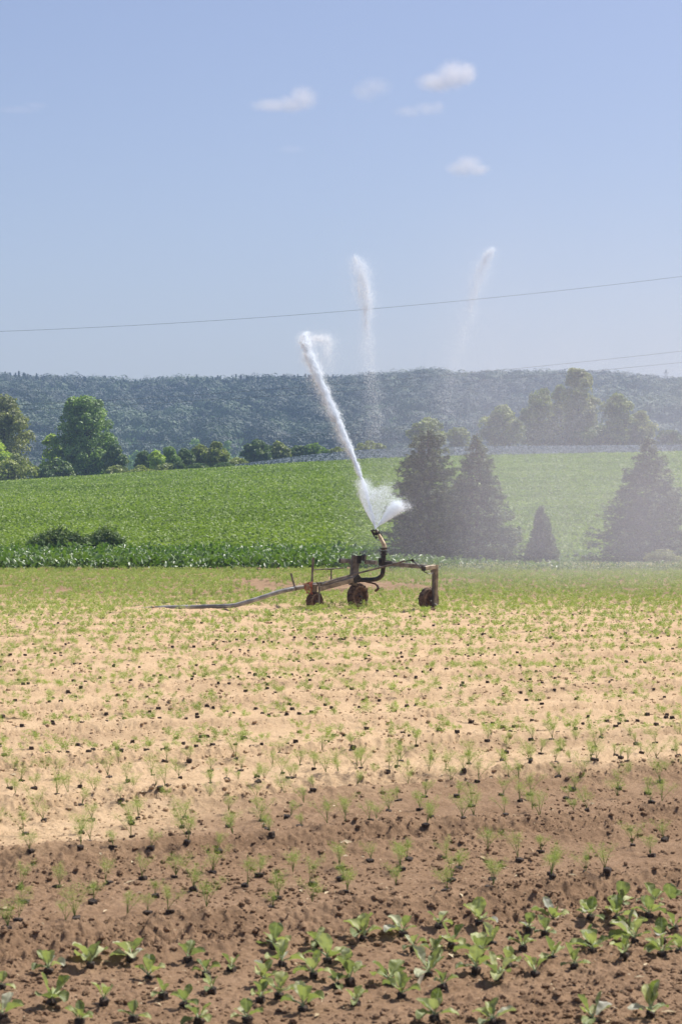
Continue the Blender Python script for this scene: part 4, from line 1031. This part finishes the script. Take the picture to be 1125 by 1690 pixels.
# drifting drizzle: fine drops carried to the right
def drizzle():
    n = 150000; d = rng.uniform(47, 74, n); px = rng.uniform(560, 1200, n); py = 470+rng.random(n)**.7*500
    dens = np.clip((px-570)/130, 0.0, 1)*np.clip((py-450)/260, .03, 1)*np.clip((1010-py)/70, 0, 1)
    dens *= .45+1.1*fbm(px*.9, py*.25, .016, 4)**1.3*1.6*np.clip(1.2-(py-700)/600, .5, 1)
    k = rng.random(n) < dens; px, py, d = px[k], py[k], d[k]
    p = np.stack([(px-CX)/F*d, d, H-(py-HY)/F*d], -1); k = p[:, 2] > .05; p = p[k]
    lump = rng.random(len(p))
    m = 5000; q = np.stack([rng.normal(925, 42, m), rng.normal(695, 20, m)], -1); q[:, 1] -= (q[:, 0]-925)*.35; dd = rng.uniform(50, 52, m)
    p = np.concatenate([p, np.stack([(q[:, 0]-CX)/F*dd, dd, H-(q[:, 1]-HY)/F*dd], -1)]); print("drizzle", len(p))
    for pth, m in (([(612, 540, 53, 46, .6), (622, 640, 53, 60, 1), (628, 735, 53, 70, .8)], 9000), ([(772, 500, 56, 44, .6), (742, 610, 56, 70, 1), (730, 730, 56, 90, 1)], 12000), ([(1040, 480, 60, 120, .5), (960, 590, 60, 150, 1), (930, 700, 60, 170, 1)], 15000)):
        p = np.concatenate([p, along(pth, m, rng)])
    drops("drizzle", p, rng.uniform(.002, .0045, len(p)), rng, "fine drizzle of droplets drifting to the right of the cart", "drizzle", kind="stuff")
drizzle()

def closed_box(name, lo, hi):
    me = bpy.data.meshes.new(name); x0, y0, z0 = lo; x1, y1, z1 = hi
    me.from_pydata([(x0, y0, z0), (x1, y0, z0), (x1, y1, z0), (x0, y1, z0), (x0, y0, z1), (x1, y0, z1), (x1, y1, z1), (x0, y1, z1)], [],
                   [(3, 2, 1, 0), (4, 5, 6, 7), (0, 1, 5, 4), (1, 2, 6, 5), (2, 3, 7, 6), (3, 0, 4, 7)])
    o = bpy.data.objects.new(name, me); return link(o)
def mist():
    o = closed_box("mist", (-.9, 45, .03), (21, 75.5, 12.5)); tag(o, "pale drifting mist of spray hanging over the field on the right", "mist", kind="stuff")
    m, t, out = new_mat("mist"); tc = N(t, "ShaderNodeTexCoord"); sp = N(t, "ShaderNodeSeparateXYZ"); t.links.new(tc.outputs['Object'], sp.inputs[0]); x, y, z = sp.outputs
    # rises as x grows, fades with height, with soft vertical curtains
    mp = N(t, "ShaderNodeMapping"); mp.inputs['Scale'].default_value = (.42, .2, .10); t.links.new(tc.outputs['Object'], mp.inputs[0])
    nz = N(t, "ShaderNodeTexNoise"); nz.inputs['Scale'].default_value = 1.0; nz.inputs['Detail'].default_value = 3; t.links.new(mp.outputs[0], nz.inputs['Vector'])
    u = math_n(t, 'DIVIDE', x, y)     # drifts outwards from the gun
    fx = math_n(t, 'ADD', math_n(t, 'MULTIPLY', math_n(t, 'SUBTRACT', x, -.4), .20, True), math_n(t, 'MULTIPLY', x, .045, True))
    top = math_n(t, 'MULTIPLY', math_n(t, 'SUBTRACT', 12.0, z), .105, True)
    fz = math_n(t, 'POWER', top, 1.25)
    gr = math_n(t, 'ADD', math_n(t, 'MULTIPLY', z, .6, True), .5, True)
    f1 = math_n(t, 'MULTIPLY', math_n(t, 'MULTIPLY', math_n(t, 'SUBTRACT', y, 45), .3, True), math_n(t, 'MULTIPLY', math_n(t, 'SUBTRACT', 75.5, y), .3, True))
    f2 = math_n(t, 'MULTIPLY', math_n(t, 'SUBTRACT', nz.outputs['Fac'], .22), 2.0, True)
    den = math_n(t, 'MULTIPLY', math_n(t, 'MULTIPLY', math_n(t, 'MULTIPLY', fx, fz), math_n(t, 'MULTIPLY', f1, f2)), math_n(t, 'MULTIPLY', gr, .0195))
    v = N(t, "ShaderNodeVolumePrincipled"); v.inputs['Color'].default_value = (.93, .93, 1.0, 1); t.links.new(den, v.inputs['Density']); v.inputs['Anisotropy'].default_value = 0.0
    t.links.new(v.outputs[0], out.inputs['Volume']); o.data.materials.append(m)
mist()

# ------------------------------------------------------------------ clouds (real volumes, far and high)
def cloud(lb, blobs, dens, d=7000, noise=.9, seed=0.0):
    """blobs: (px, py, rx px, ry px)"""
    cx = sum(b[0] for b in blobs)/len(blobs); cy = sum(b[1] for b in blobs)/len(blobs); c = P(cx, cy, d); s = d/F
    x0 = min(b[0]-b[2] for b in blobs)-cx; x1 = max(b[0]+b[2] for b in blobs)-cx; y0 = min(b[1]-b[3] for b in blobs)-cy; y1 = max(b[1]+b[3] for b in blobs)-cy
    # closed rounded hull
    bmv = []; n1, n2 = 24, 14
    hx, hz = (x1-x0)/2*s*1.15, (y1-y0)/2*s*1.25; ox = (x0+x1)/2*s; oz = -(y0+y1)/2*s; hy = max(hz*1.2, 30)
    vs = []; 
    for i in range(n2+1):
        ph = math.pi*i/n2
        for j in range(n1):
            th = 2*math.pi*j/n1; e = lambda q: math.copysign(abs(q)**.6, q)
            vs.append((ox+hx*e(math.sin(ph))*e(math.cos(th)), hy*e(math.sin(ph))*e(math.sin(th)), oz+hz*e(math.cos(ph))))
    fs = [(i*n1+j, (i+1)*n1+j, (i+1)*n1+(j+1) % n1, i*n1+(j+1) % n1) for i in range(n2) for j in range(n1)]
    me = bpy.data.meshes.new("cloud"); me.from_pydata(vs, [], fs); me.update(); o = bpy.data.objects.new("cloud", me); link(o); o.location = c
    tag(o, lb, "cloud", "small fair-weather clouds")
    m, t, out = new_mat("cloud"); tc = N(t, "ShaderNodeTexCoord")
    best = None
    nz0 = N(t, "ShaderNodeTexNoise"); nz0.inputs['Scale'].default_value = 1/(9*s); nz0.inputs['Detail'].default_value = 5; nz0.inputs['Roughness'].default_value = .6
    ad = N(t, "ShaderNodeVectorMath", operation='ADD'); ad.inputs[1].default_value = (seed*100, 0, 0); t.links.new(tc.outputs['Object'], ad.inputs[0]); t.links.new(ad.outputs[0], nz0.inputs['Vector'])
    for b in blobs:
        sb = N(t, "ShaderNodeVectorMath", operation='SUBTRACT'); sb.inputs[1].default_value = ((b[0]-cx)*s, 0, -(b[1]-cy)*s); t.links.new(tc.outputs['Object'], sb.inputs[0])
        dv = N(t, "ShaderNodeVectorMath", operation='DIVIDE'); dv.inputs[1].default_value = (b[2]*s, hy, b[3]*s); t.links.new(sb.outputs[0], dv.inputs[0])
        ln = N(t, "ShaderNodeVectorMath", operation='LENGTH'); t.links.new(dv.outputs[0], ln.inputs[0])
        q = math_n(t, 'SUBTRACT', 1.0, ln.outputs['Value'])
        best = q if best is None else math_n(t, 'MAXIMUM', best, q)
    f = math_n(t, 'ADD', best, math_n(t, 'MULTIPLY', math_n(t, 'SUBTRACT', nz0.outputs['Fac'], .58), noise*1.5))
    f = math_n(t, 'MULTIPLY', math_n(t, 'MAXIMUM', f, 0.0), math_n(t, 'MULTIPLY', best, 2.2, True))
    den = math_n(t, 'MULTIPLY', f, dens)
    v = N(t, "ShaderNodeVolumePrincipled"); v.inputs['Color'].default_value = (1, .98, .99, 1); t.links.new(den, v.inputs['Density'])
    t.links.new(v.outputs[0], out.inputs['Volume']); me.materials.append(m)
cloud("white wedge-shaped cloud tapering to the left, leftmost of the big ones", [(500, 162, 34, 28), (482, 172, 42, 20), (450, 174, 52, 14)], .014, seed=1)
cloud("faint thin cloud between the wedge-shaped cloud and the brightest one", [(618, 143, 42, 22), (602, 152, 34, 22)], .006, seed=2)
cloud("brightest plump white cloud, the highest in the sky", [(748, 124, 40, 32), (722, 136, 48, 22), (768, 122, 26, 26)], .020, seed=3)
cloud("flat thin white cloud directly below the plump brightest one", [(705, 180, 38, 17), (675, 184, 36, 14), (722, 177, 18, 16)], .012, seed=4, d=5200)
cloud("small bright cloud alone in the lower part of the sky", [(772, 272, 34, 22), (762, 278, 38, 18), (788, 280, 28, 14)], .018, seed=5)
cloud("tiny very faint wisp of cloud below the wedge-shaped cloud", [(482, 246, 32, 10)], .005, seed=6)
cloud("very faint long wisp of cloud at the left edge", [(30, 181, 60, 10), (60, 174, 30, 8)], .004, seed=7)

# ------------------------------------------------------------------ haze
def haze():
    o = closed_box("haze", (-1500, -40, -14), (1500, 1900, 110)); tag(o, "thin summer haze over the fields and the hill", "haze", kind="stuff")
    m, t, out = new_mat("haze"); v = N(t, "ShaderNodeVolumePrincipled"); v.inputs['Color'].default_value = (.50, .67, 1.0, 1); v.inputs['Density'].default_value = .00031
    t.links.new(v.outputs[0], out.inputs['Volume']); o.data.materials.append(m)
haze()
